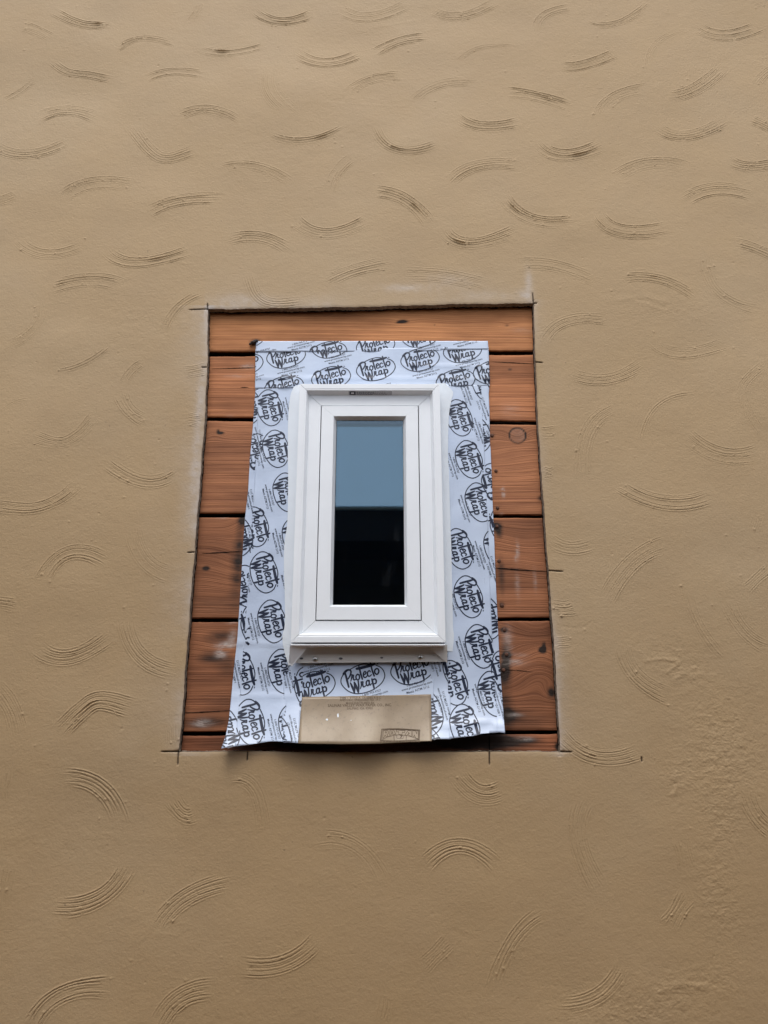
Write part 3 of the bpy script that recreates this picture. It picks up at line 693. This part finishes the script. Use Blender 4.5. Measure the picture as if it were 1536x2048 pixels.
inv2(b.build('spacer_bar', M['blind'], sash))
# flat dark panel standing in for the unlit room behind
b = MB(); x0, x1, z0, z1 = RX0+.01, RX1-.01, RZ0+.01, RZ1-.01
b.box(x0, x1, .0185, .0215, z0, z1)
inv(b.build('unlit_room_panel', M['interior'], win))
# certification sticker on the underside of the head
zu = RZ1-(RZ1-SZ1-FG)*.455
def under(px, py):   # point on the sloping underside, between rim and inner face
    best = None
    for t in np.linspace(0, 1, 60):
        y = YR+.0014+(YF-YR-.0014)*t; x, z = U(px, py, y); zz = RZ1-(RZ1-SZ1-FG)*(.33+.12*t)
        if best is None or abs(z-zz) < best[0]: best = (abs(z-zz), float(x), y, zz)
    return best[1], best[2], best[3]-.0005
def upatch(px0, px1, t0, t1, dz=0.0):
    x0, x1 = float(U(px0, 787, -.017)[0]), float(U(px1, 787, -.017)[0])
    V = []
    for t in (t0, t1):
        y = YR+.0014+(YF-YR-.0014)*t; z = RZ1-(RZ1-SZ1-FG)*(.33+.12*t)-.0004-dz
        V += [(x0, y, z), (x1, y, z)]
    return V
b = MB(); b.add(upatch(697, 784, .12, .92), [(0, 1, 3, 2)]); stk = inv(b.build('sticker', mat_plain('label_film', (.50, .51, .55), .4), win))
b = MB()
b.add(upatch(699, 711, .15, .88, .0003), [(0, 1, 3, 2)])
for row, (t0, t1) in enumerate(((.25, .38), (.52, .62), (.72, .84))):
    x = 713
    while x < 745:
        w_ = random.uniform(1.5, 5); b.add(upatch(x, x+w_, t0, t1, .0003), [(0, 1, 3, 2)]); x += w_+.8
    x = 749
    while x < 770:
        w_ = random.uniform(1.5, 4); b.add(upatch(x, x+w_, t0, t0+.06, .0003), [(0, 1, 3, 2)]); x += w_+1.4
o = b.build('sticker_print', M['ink'], stk)
b = MB(); b.add(upatch(702, 708, .35, .65, .0005), [(0, 1, 3, 2)]); o = b.build('sticker_mark', M['vinyl'], stk)

# nailing flange under the sill, folded corners, screws
YFL = .010
fx0, fz1 = U(581, 1286, YFL); fx1, _ = U(893.5, 1289, YFL); _, fz0 = U(740, 1325, YFL)
b = MB(); V = []
xa_, xb_ = float(U(588, 1325, YFL)[0]), float(U(893, 1324, YFL)[0])
zA, zB_ = float(U(600, 1326, YFL)[1]), float(U(890, 1323.5, YFL)[1])
b.add([(xa_, YFL, zA), (xb_, YFL, zB_), (xb_, YFL, RZ0-.004), (xa_, YFL, RZ0-.004), (xa_, YFL+.0016, zA), (xb_, YFL+.0016, zB_), (xb_, YFL+.0016, RZ0-.004), (xa_, YFL+.0016, RZ0-.004)],
      [(0,1,2,3),(0,4,5,1),(1,5,6,2),(0,3,7,4),(4,7,6,5)])
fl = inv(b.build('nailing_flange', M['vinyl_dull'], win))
def poly_sheet(name, pxs, mat, parent, th=.0012, invf=None):
    """flat bent sheet given corner pixels and depth of each corner"""
    P = [(*[float(c) for c in U(px, py, y)], y) for px, py, y in pxs]; n = len(P)
    V = [(x, y, z) for x, z, y in P]+[(x, y+th, z) for x, z, y in P]
    Fc = [tuple(range(n)), tuple(reversed(range(n, 2*n)))]+[(i, i+n, (i+1) % n+n, (i+1) % n) for i in range(n)]
    o = mesh_obj(name, V, Fc, mat, parent); bm_fix(o); return (invf or inv)(o)
poly_sheet('corner_flap', [(580,1290.5,-.020),(613,1292,-.010),(612.5,1298,-.008),(583.5,1333,.004),(577.5,1327,.003)], M['vinyl'], win)
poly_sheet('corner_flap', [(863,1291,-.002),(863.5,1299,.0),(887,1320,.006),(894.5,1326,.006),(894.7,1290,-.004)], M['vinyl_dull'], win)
def disc(name, px, py, y, r, dome, mat, parent, n=20):
    a, c = U(px, py, y); V = [(float(a), y-dome, float(c))]
    for rr_, k_ in ((.35, .95), (.7, .72), (.92, .35), (1.0, 0), (1.0, -.4)):
        V += [(float(a)+r*rr_*cos(2*pi*i/n), y-dome*k_, float(c)+r*rr_*sin(2*pi*i/n)) for i in range(n)]
    Fc = [(0, 1+(i+1) % n, 1+i) for i in range(n)]
    for l in range(4):
        for i in range(n): Fc.append((1+l*n+i, 1+l*n+(i+1) % n, 1+(l+1)*n+(i+1) % n, 1+(l+1)*n+i))
    o = mesh_obj(name, V, Fc, mat, parent, True); return inv(o)
for px_, py_ in ((630.5, 1318.5), (840.5, 1315)):
    s = disc('screw', px_, py_, YFL, .0062, .0030, M['screw'], win)
    a, c = U(px_, py_, YFL); b = MB(); y_ = YFL-.0033
    b.box(float(a)-.0022, float(a)+.0022, y_-.0002, y_+.0008, float(c)-.0006, float(c)+.0006); b.box(float(a)-.0006, float(a)+.0006, y_-.0004, y_+.0008, float(c)-.0022, float(c)+.0022)
    o = b.build('screw_slot', M['black'], s)
b = MB()
for px_, py_, w_ in ((603, 1317, .0040), (681.5, 1317, .0045), (763.5, 1315.5, .0035), (810, 1306, .0012)):
    a, c = U(px_, py_, YFL); n = 14
    b.add([(float(a)+w_*cos(2*pi*i/n), YFL-.0005, float(c)+w_*.55*sin(2*pi*i/n)) for i in range(n)], [tuple(reversed(range(n)))])
o = inv(b.build('flange_slot', mat_plain('slot_shadow_film', (.10, .10, .11), .6), win))

# sealant smeared from the frame onto the tape
YT = .0195                                   # lay of the tape
def ribbon_between(name, inner, outer, yi, yo, mat, parent, seed=0, cols=7, bul=.0035):
    r = np.random.default_rng(seed); n = 90
    a = spline(inner, 30); b2 = spline(outer, 30)
    def res(p):
        L = np.r_[0, np.cumsum(np.linalg.norm(np.diff(p, axis=0), axis=1))]; t = np.linspace(0, L[-1], n)
        return np.stack([np.interp(t, L, p[:, 0]), np.interp(t, L, p[:, 1])], 1)
    a = res(a); b2 = res(b2); j = np.convolve(r.normal(0, 1, n+4), np.ones(5)/5, 'valid')*1.0
    V = []
    for i in range(n):
        for k_ in range(cols):
            t = k_/(cols-1); p = a[i]*(1-t)+(b2[i]+np.array([j[i]*.35, 0]))*t
            y = yi+(yo-yi)*(1-(1-t)**2.2); y += .00025*r.normal()*sin(pi*t)
            x, z = U(p[0], p[1], y); V.append((float(x), y, float(z)))
    Fc = [(i*cols+k_, i*cols+k_+1, (i+1)*cols+k_+1, (i+1)*cols+k_) for i in range(n-1) for k_ in range(cols-1)]
    return inv(mesh_obj(name, V, Fc, mat, parent, True))
ribbon_between('sealant', [(608,767),(606,800),(603,900),(599,1000),(594,1130),(590,1250),(589,1290),(584,1305),(580,1330)],
               [(588,772),(580,795),(576,850),(576,960),(575,1040),(569,1085),(568,1130),(570,1240),(565,1272),(568,1300),(577,1331)], .0158, YT-.0026, M['seal'], win, 1)
ribbon_between('sealant', [(869,767),(871,800),(874,900),(877,1000),(881,1130),(885,1250),(886,1275),(890,1290),(895,1302)],
               [(890,766),(906,784),(903,800),(898,830),(896,900),(898,950),(901,1050),(904,1150),(906,1250),(908,1271),(905,1303)], .0158, YT-.0026, M['seal'], win, 2)

# ------------------------------------------------------------ tapes and paper
def lift(px, py):
    """how far the loose lower end of the tapes hangs out from the sheathing (m)"""
    t = np.clip((np.asarray(py, float)-1345)/(1492-1345), 0, 1.15)
    u = (np.asarray(px, float)-735)/290
    amp = .050-.012*u*u+.006*np.sin(px*.045)+.004*np.sin(px*.02+1)
    return amp*t**1.9
def wrinkle(px, py, seed=0.0):
    px = np.asarray(px, float); py = np.asarray(py, float)
    w_ = .0005*np.sin(px*.03+py*.055+seed)*np.sin(py*.021-px*.012+seed*2)
    w_ += .0011*np.exp(-((py-729-.02*(px-740))/3.0)**2)*np.clip((px-790)/80, 0, 1)*(py < 770)
    w_ += .0010*np.exp(-((py-757-.006*(px-740))/3.5)**2)*(py < 772)*.9
    w_ += .0010*np.exp(-((py-768+.3*(px-590))/4)**2)*(px < 640)*(py < 776)
    w_ += .0010*np.exp(-((py-1287-.03*(px-530))/4)**2)*(px < 590)+.0008*np.exp(-((py-1392)/5.0)**2)*(px < 590)
    w_ += .0016*np.exp(-((py-1446-.25*(950-px)*.4)/4.5)**2)*np.exp(-((px-960)/28)**2)+.0016*np.exp(-((py-1452)/5)**2)*np.exp(-((px-905)/30)**2)
    w_ += .0014*np.exp(-((py-1450)/6.0)**2)*(px > 985)
    return w_*1.5+.0006*np.sin(px*.11+py*.035+seed*3)*np.sin(py*.05-px*.02)**2
def tape_point(x, z, layer, seed=0.0):
    """flat coordinates (on plane YT) -> real position of the film"""
    px, py = PJ(x, z, YT)
    y = YT-layer-lift(px, py)-wrinkle(px, py, seed)
    s = (y-CAM[1])/(YT-CAM[1])
    return np.stack([CAM[0]+(x-CAM[0])*s, y, CAM[2]+(z-CAM[2])*s], -1)
def clip_cell(poly, x0, x1, z0, z1):
    def cl(p, f, inter):
        o_ = []
        for i in range(len(p)):
            a, c = p[i-1], p[i]
            fa, fc = f(a), f(c)
            if fc:
                if not fa: o_.append(inter(a, c))
                o_.append(c)
            elif fa: o_.append(inter(a, c))
        return o_
    def ix(v): return lambda a, c: (v, a[1]+(c[1]-a[1])*(v-a[0])/(c[0]-a[0]))
    def iz(v): return lambda a, c: (a[0]+(c[0]-a[0])*(v-a[1])/(c[1]-a[1]), v)
    for f, it in ((lambda p: p[0] >= x0, ix(x0)), (lambda p: p[0] <= x1, ix(x1)), (lambda p: p[1] >= z0, iz(z0)), (lambda p: p[1] <= z1, iz(z1))):
        poly = cl(poly, f, it)
        if not poly: return []
    return poly
def in_poly(x, z, poly):
    x = np.asarray(x); z = np.asarray(z); r = np.zeros(x.shape, bool); n = len(poly)
    for i in range(n):
        x1, z1 = poly[i-1]; x2, z2 = poly[i]
        c = ((z1 > z) != (z2 > z)) & (x < (x2-x1)*(z-z1)/(z2-z1+1e-12)+x1); r ^= c
    return r
def sheet(name, pxpoly, layer, mat, seed=0.0, cell=.006):
    x, z = U([p[0] for p in pxpoly], [p[1] for p in pxpoly], YT); poly = list(zip(x.tolist(), z.tolist()))
    key = {}; V = []; Fc = []
    xa_ = np.arange(x.min()-cell, x.max()+cell, cell); za_ = np.arange(z.min()-cell, z.max()+cell, cell)
    def vid(p):
        k_ = (round(p[0], 6), round(p[1], 6))
        if k_ not in key: key[k_] = len(V); V.append(k_)
        return key[k_]
    for i in range(len(xa_)-1):
        for j in range(len(za_)-1):
            c = clip_cell(poly, xa_[i], xa_[i+1], za_[j], za_[j+1])
            if len(c) < 3: continue
            ids = []
            for p in c:
                q_ = vid(p)
                if not ids or (q_ != ids[-1] and q_ != ids[0]): ids.append(q_)
            if len(set(ids)) >= 3: Fc.append(list(dict.fromkeys(ids)))
    A = np.array(V); P = tape_point(A[:, 0], A[:, 1], layer, seed)
    o = mesh_obj(name, P, Fc, mat, None, True); bm = bmesh.new(); bm.from_mesh(o.data)
    bmesh.ops.recalc_face_normals(bm, faces=bm.faces); bm.faces.ensure_lookup_table()
    if sum(f_.normal.y for f_ in bm.faces) > 0: bmesh.ops.reverse_faces(bm, faces=bm.faces)
    bm.to_mesh(o.data); bm.free()
    m = o.modifiers.new('thickness', 'SOLIDIFY'); m.thickness = .00035; m.offset = -1
    return o, poly, layer, seed

# --- the printed mark, traced in metric units around its own centre
def tz(pts): return [(670+p[0]/13.96, 1318+p[1]/13.96, (p[2] if len(p) > 2 else None)) for p in pts]
MX0, MZ0 = U(670+775/13.96, 1318+560/13.96, YT)
def stroke(pts, wd=None):
    P = []; last = wd
    for p in tz(pts):
        last = p[2] if p[2] is not None else last
        x, z = U(p[0], p[1], YT); P.append((float(x-MX0), float(z-MZ0), last/13.96*1.20e-3/2))
    return P
LOGO = [stroke(s, w_) for s, w_ in [
 ([(1145,190),(1260,240),(1340,320),(1385,430),(1385,520),(1340,630),(1260,730),(1135,830)],28),
 ([(1105,855),(1000,902),(880,945),(740,975),(600,985),(480,960),(370,910),(270,830),(190,730),(165,640),(180,550),(215,480),(240,450)],28),
 ([(430,300),(560,230),(660,190),(780,155),(880,150),(970,165)],28),
 ([(235,440,60),(290,370,64),(350,325,54),(410,322,46),(445,360,44),(440,430,44),(410,500,44),(365,575,36)],44),
 ([(275,390,40),(310,500,56),(345,650,56),(385,800,50)],50),
 ([(440,640,26),(465,540,40),(475,450,34)],34),([(470,485,36),(515,465,38),(510,540,40),(530,600,40),(575,585,28),(600,550,26)],34),
 ([(625,440),(588,490),(590,555),(625,598),(668,580),(685,520),(665,460),(625,440)],38),([(630,435,26),(690,462,26)],26),
 ([(600,290,62),(720,265,76),(860,230,76),(1000,190,78),(1112,150,52)],70),([(665,200,34),(672,270,40)],34),([(985,110,44),(1012,200,48)],44),
 ([(690,310,44),(720,430,48),(765,580,44)],46),
 ([(790,462,32),(840,440,34),(865,392,36),(835,365,36),(800,400,38),(792,470,40),(815,525,38),(862,525,34),(912,470,28)],36),
 ([(985,372,34),(960,340,34),(920,370,38),(905,430,40),(925,485,40),(968,495,36),(1022,450,28)],38),
 ([(1010,220,40),(1045,350,46),(1095,490,44)],44),
 ([(1165,280),(1115,320),(1110,390),(1150,440),(1195,430),(1225,360),(1205,300),(1165,280)],40),
 ([(430,682,38),(480,790,60),(545,962,46)],50),([(545,960,26),(552,800,56),(538,662,40)],50),([(562,690,40),(600,800,62),(652,948,46)],50),([(660,948,30),(662,780,50),(648,622,40)],45),
 ([(705,850,22),(735,760,38),(730,650,36)],34),([(728,668,36),(780,650,38),(775,720,42),(795,792,40),(842,778,30),(872,740,26)],36),
 ([(925,610),(880,645),(875,720),(905,758),(943,735),(955,660),(925,610)],40),([(955,612,38),(960,700,40),(985,745,38),(1022,700,26)],38),
 ([(1030,572,44),(1055,680,50),(1097,845,48)],48),([(1050,605,36),(1110,572,42),(1150,620,46),(1140,690,44),(1092,708,32)],42),
 ([(1170,143,24),(1200,147,24)],44)]]
def stroke_quads(P, step=.0011):
    q = spline([(a, c) for a, c, _ in P], 24); wq = np.interp(np.linspace(0, 1, len(q)), np.linspace(0, 1, len(P)), [p[2] for p in P])
    L = np.r_[0, np.cumsum(np.linalg.norm(np.diff(q, axis=0), axis=1))]; n = max(3, int(L[-1]/step)); t = np.linspace(0, L[-1], n)
    c = np.stack([np.interp(t, L, q[:, 0]), np.interp(t, L, q[:, 1])], 1); wv = np.interp(t, L, wq)
    d = np.gradient(c, axis=0); d /= np.linalg.norm(d, axis=1)[:, None]+1e-9; nn = np.stack([-d[:, 1], d[:, 0]], 1)
    # round the ends with a short tapering pair
    c = np.vstack([c[0]-d[0]*wv[0]*.8, c, c[-1]+d[-1]*wv[-1]*.8]); nn = np.vstack([nn[0], nn, nn[-1]]); wv = np.r_[wv[0]*.45, wv, wv[-1]*.45]
    A = c+nn*wv[:, None]; B_ = c-nn*wv[:, None]
    return [(A[i], B_[i], B_[i+1], A[i+1]) for i in range(len(c)-1)]
LOGOQ = np.array([q_ for s in LOGO for q_ in stroke_quads(s)])       # (n,4,2)
def text_tris(body, width, bold=.012):
    cu = bpy.data.curves.new('t', 'FONT'); cu.body = body; cu.size = 1; cu.align_x = 'CENTER'; cu.align_y = 'CENTER'; cu.offset = bold; cu.resolution_u = 2
    o = bpy.data.objects.new('t', cu); me_ = bpy.data.meshes.new_from_object(o)
    me_.calc_loop_triangles()
    P = np.array([v_.co[:2] for v_ in me_.vertices]); T = np.array([t.vertices[:] for t in me_.loop_triangles])
    s = width/(P[:, 0].max()-P[:, 0].min()); P = P-[(P[:, 0].max()+P[:, 0].min())/2, (P[:, 1].max()+P[:, 1].min())/2]
    bpy.data.objects.remove(o); bpy.data.curves.remove(cu); bpy.data.meshes.remove(me_)
    return P[T]*s
# three lines under each mark (spacing and widths measured on the photograph)
TX = []
for body, wd, dz_ in (('1-800-759-9727', .0430, .0074), ('www.protectowrap.com', .0720, .0), ('Meets ASTM 2112', .0530, -.0074)):
    t = text_tris(body, wd, .010); t = t+np.array([0, dz_]); TX.append(t)
TILT = R(15.5)
def rot(a, ang):
    c, s = cos(ang), sin(ang); return a@np.array([[c, s], [-s, c]])
TXT = np.concatenate(TX)
class Ink:
    def __init__(s, sh, parent_mat=None): s.o, s.poly, s.layer, s.seed = sh; s.V = []; s.F = []; s.k = 0
    def put(s, shapes, px, py, ang, scale=1.0):
        cx_, cz_ = U(px, py, YT); A = rot(shapes.reshape(-1, 2), ang).reshape(shapes.shape)*scale+np.array([float(cx_), float(cz_)])
        cen = A.mean(1); ok = in_poly(cen[:, 0], cen[:, 1], s.poly)
        A = A[ok]; n = A.shape[1]; b0 = len(s.V)
        s.V += A.reshape(-1, 2).tolist(); s.F += [tuple(range(b0+i*n, b0+(i+1)*n)) for i in range(len(A))]
    def logo(s, px, py, ang=0): s.put(LOGOQ, px, py, R(ang))
    def text(s, px, py, ang=0): s.put(TXT, px, py, R(ang)+TILT)
    def done(s, mat, name='printed_lettering'):
        if not s.V: return
        A = np.array(s.V); P = tape_point(A[:, 0], A[:, 1], s.layer+.0003, s.seed)
        mesh_obj(name, P, s.F, mat, s.o)

TG = 'printed self adhesive flashing tapes around the window'
# bottom strip under the sill
S = sheet('flashing_tape', [(596,1296),(868,1296),(867,1398),(598,1400)], .0004, M['tape'], 1); tag(S[0], 'short horizontal tape strip between window flange and brown paper', 'flashing tape', TG)
k = Ink(S); k.logo(725.5,1357); k.logo(626,1372.5); k.logo(825,1339); k.text(636,1337); k.text(834,1373); k.text(745,1392); k.done(M['ink'])
# left, outer (turned) strip
S = sheet('flashing_tape', [(511,777),(506,850),(500,915),(496,985),(490,1035),(487,1080),(484.5,1120),(481,1180),(478,1225),(475,1274),(470,1317),(465,1366),(461,1407),(458,1438),(451,1473),(442.5,1497),(463.4,1493),(480,1491.5),(486,1440),(498,1298),(508,1150),(520,1000),(530,780)], .0006, M['tape'], 2)
tag(S[0], 'narrow outer tape strip at the left edge, flaring loose at its bottom corner', 'flashing tape', TG)
k = Ink(S)
for px_, py_ in ((497,812),(518,905),(478,1072),(493,1172),(510,1252),(450,1462)): k.logo(px_, py_, 90)
for px_, py_ in ((517,880),(493,905),(473,1345),(495,1078),(500,1000)): k.text(px_, py_, 90)
k.done(M['ink'])
# left, inner piece below the sill
S = sheet('flashing_tape', [(570,1306),(607,1306),(607,1328),(606,1346),(603.5,1392),(603,1406),(600.5,1444),(596,1486),(581,1484.5),(562,1483.3)], .0009, M['tape'], 3); tag(S[0], 'thin tape piece beside the left edge of the brown paper', 'flashing tape', TG)
k = Ink(S); k.text(587,1462,90); k.logo(618,1378,90); k.logo(553,1475,90); k.text(575,1355,90); k.done(M['ink'])
# left main
S = sheet('flashing_tape', [(517,775),(514,850),(512,906),(506,1013),(502,1076),(496,1173),(493.5,1212),(486.5,1298),(479.6,1395),(476,1426),(472,1467),(469,1492.3),(493,1490),(522,1485.6),(540,1483),(557,1483),(564.6,1483.5),(569,1450),(572,1415),(574,1380),(576.5,1333),(600,1290),(606,1130),(612,772)], .0013, M['tape'], 4)
tag(S[0], 'tall tape strip down the left side of the window', 'flashing tape', TG)
k = Ink(S)
for px_, py_ in ((539,815),(552,897),(573,984),(510,1053),(592,1073),(528,1144),(544,1242),(565,1342),(481,1345),(500,1444),(587,1452),(612,812)): k.logo(px_, py_, -90)
for px_, py_ in ((577,820),(520,910),(537,996),(557,1085),(508,1256),(528,1356),(548,1460),(575,1170),(492,1155)): k.text(px_, py_, -90)
k.done(M['ink'])
# right, outer (turned) strip
S = sheet('flashing_tape', [(979,768),(977.5,789),(979,824),(980,888),(981.6,900),(984.5,986),(988.4,1076),(991,1154),(994,1212),(997,1280),(999,1322),(1002.7,1368.5),(1006,1415),(1010,1466),(998.5,1464.4),(985,1466),(975,1300),(965,1095),(950,770)], .0006, M['tape'], 5)
tag(S[0], 'narrow outer tape strip along the right edge', 'flashing tape', TG)
k = Ink(S)
for px_, py_ in ((1000,765),(955,868),(990,965),(1008,1055),(976,1235),(1012,1345)): k.logo(px_, py_, 90)
for px_, py_ in ((965,815),(985,875),(983,1135),(975,1420),(1000,1410)): k.text(px_, py_, 90)
k.done(M['ink'])
# right, inner piece
S = sheet('flashing_tape', [(861,1306),(900,1306),(902,1478),(881,1478),(865,1478.5),(862,1480)], .0009, M['tape'], 6); tag(S[0], 'thin tape piece beside the right edge of the brown paper', 'flashing tape', TG)
k = Ink(S); k.text(886,1408,90); k.logo(856,1425,90); k.logo(915,1340,90); k.logo(858,1500,90); k.text(868,1322,90); k.done(M['ink'])
# right main
S = sheet('flashing_tape', [(870,768),(962.5,770),(963,801),(965,842),(969,900),(975,1037),(977.7,1095),(979.6,1144),(981.6,1205),(985.5,1296),(988,1342),(992,1405),(996,1463.5),(988,1465),(964,1467.5),(947.5,1471.7),(927.7,1473.7),(901.7,1477),(898.5,1477.3),(897,1400),(895,1326),(895,1290),(870,1200)], .0013, M['tape'], 7)
tag(S[0], 'tall tape strip down the right side of the window', 'flashing tape', TG)
k = Ink(S)
for px_, py_ in ((918,835),(938,918),(958,1004),(918,1097),(996,1095),(937,1193),(960,1292),(906,1365),(986,1387),(930,1454),(970,768),(993,850)): k.logo(px_, py_, -90)
for px_, py_ in ((933,786),(957,861),(906,932),(930,1017),(959,1110),(903,1203),(926,1303),(959,1399)): k.text(px_, py_, -90)
k.done(M['ink'])
# top strip (lower layer)
S = sheet('flashing_tape', [(511,699),(977,694),(978.5,735),(979.5,771.5),(900,772),(600,774),(510,778)], .0019, M['tape'], 8); tag(S[0], 'wide horizontal tape strip just above the window head', 'flashing tape', TG)
k = Ink(S)
for px_, py_ in ((572,713),(661,693),(662,756),(568,775),(751.5,738),(840,719),(925,702),(911,762),(985,744),(487,729)): k.logo(px_, py_, 0)
for px_, py_ in ((582,741),(676,717),(767,776),(852,746),(938,725),(500,757)): k.text(px_, py_, 0)
k.done(M['ink'])
S = sheet('flashing_tape', [(512,682.5),(740,682),(975.5,682),(977,697.5),(900,700),(740,703),(600,703),(511.5,704.5)], .0026, M['tape'], 9); tag(S[0], 'topmost narrow tape band with clipped printing', 'flashing tape', TG)
k = Ink(S)
for px_, py_ in ((492,676),(655,706),(751,692),(841,672),(566,655)): k.logo(px_, py_, 0)
for px_, py_ in ((602,690),(525,706),(768,723),(855,697),(933,683),(690,655)): k.text(px_, py_, 0)
k.done(M['ink'])
# brown paper
S = sheet('building_paper', [(604,1394),(730,1391.5),(862,1388.5),(863,1440),(863.5,1482),(800,1485),(761,1487),(683,1488.3),(630,1487.5),(596.5,1486.5),(600,1440)], .0030, M['paper'], 10, .008)
tag(S[0], 'brown kraft building paper hanging loose below the window', 'building paper')
k = Ink(S)
sx_ = 1.155e-3
for body, px_, py_, wd in (('TYPE 1, STYLE A, GRADES A B C', 720.5, 1396, 80), ('AND U.B.C. STANDARD NO -14 1', 719.7, 1400, 78), ('MANUFACTURED BY', 720.5, 1406, 55), ('SALINAS VALLEY WAX PAPER CO., INC.', 719.7, 1410.8, 124), ('SALINAS, CA. 93901', 719.7, 1417, 50)):
    k.put(text_tris(body, wd*sx_, .006 if wd < 100 else .014), px_, py_, R(.6))
def ps(pts, wpx=1.1):
    P = []
    for p in pts:
        x, z = U(750+p[0]/12.8, 1450+p[1]/12.8, YT); P.append((float(x), float(z)))
    out_ = []
    for i in range(len(P)-1):
        a = np.array(P[i]); c = np.array(P[i+1]); d = c-a; L = np.linalg.norm(d)
        if L < 1e-6: continue
        d /= L; nn = np.array([-d[1], d[0]])*wpx*.5e-3; a = a-d*wpx*.25e-3; c = c+d*wpx*.25e-3
        out_.append((a+nn, a-nn, c-nn, c+nn))
    return out_
Q = []
Q += ps([(130,480),(170,105),(400,95),(620,92),(900,110),(1150,128),(1125,440)], 1.4)+ps([(160,380),(195,125),(400,112),(620,110),(900,128),(1130,145),(1110,370)], .9)
for L_ in ([(200,350),(215,140),(320,140),(345,180),(340,220),(305,250),(335,290),(290,305),(255,250),(245,300),(200,350)],[(260,175),(292,175),(292,205),(262,205),(260,175)],
           [(375,270),(385,125),(475,125),(535,235),(455,240),(440,210),(420,210),(415,245),(375,270)],[(430,160),(455,190),(430,190),(430,160)],
           [(540,120),(770,140),(750,200),(700,180),(690,245),(610,240),(605,170),(560,180),(540,120)],
           [(765,255),(850,140),(930,150),(935,290),(870,270),(862,238),(835,238),(820,265),(765,255)],[(858,185),(882,220),(852,218),(858,185)],
           [(960,285),(965,145),(1035,150),(1070,230),(1075,140),(1110,150),(1110,355),(1040,330),(1005,250),(1000,300),(960,285)]): Q += ps(L_, 1.0)
Q += ps([(175,390),(300,310),(480,262),(650,247),(850,277),(1000,322),(1125,375)], 1.0)+ps([(150,395),(480,405),(800,392),(1130,378)], 1.3)
Q += ps([(482,270),(492,400)], 1.4)+ps([(555,265),(558,340),(640,345),(720,342),(735,290)], .8)+ps([(800,285),(795,400)], 1.4)+ps([(700,262),(655,325)], 2.0)+ps([(640,262),(690,275)], 1.6)
for i in range(26): x_ = 175+i*37; Q += ps([(x_, 415-.03*(i)), (x_+random.uniform(-8, 12), 445-.6*i)], 1.6)
Q = np.array(Q); cen = Q.mean(1); ok = in_poly(cen[:, 0], cen[:, 1], S[1]); Q = Q[ok]
b0 = len(k.V); k.V += Q.reshape(-1, 2).tolist(); k.F += [tuple(range(b0+4*i, b0+4*i+4)) for i in range(len(Q))]
k.done(M['brownink'])
# flecks of dried sealant on the paper
for cx_, cy_, rx_, ry_ in ((654,1439,2.3,1.9),(676,1431,1.9,4.2),(702,1440.5,1.3,.7)):
    n = 9; r_ = np.random.default_rng(int(cx_)); P = np.array([(rx_*1.1e-3*cos(2*pi*i/n)*r_.uniform(.7, 1.2), ry_*1.15e-3*sin(2*pi*i/n)*r_.uniform(.7, 1.2)) for i in range(n)])
    fk = Ink(S); fk.put(P[None], cx_, cy_, 0); fk.done(M['seal'], 'sealant_fleck')

# lump of black mastic at the top left corner of the tapes
bm = bmesh.new(); bmesh.ops.create_icosphere(bm, subdivisions=4, radius=1)
a, c = U(507.5, 684, .016)
for v_ in bm.verts:
    n_ = mathutils.noise.noise(v_.co*2.2)*.35+mathutils.noise.noise(v_.co*6)*.12
    x_, y_, z_ = v_.co*(1+n_); x2 = x_*.0105+.45*z_*.0075; z2 = z_*.0062+.45*x_*.0075
    v_.co = (float(a)+x2, .017+y_*.0055, float(c)+z2)
me_ = bpy.data.meshes.new('mastic_lump'); bm.to_mesh(me_); bm.free(); me_.materials.append(M['mastic'])
for p in me_.polygons: p.use_smooth = True
o = bpy.data.objects.new('mastic_lump', me_); COL.objects.link(o); tag(o, 'small black sticky lump at the top left tape corner', 'mastic')
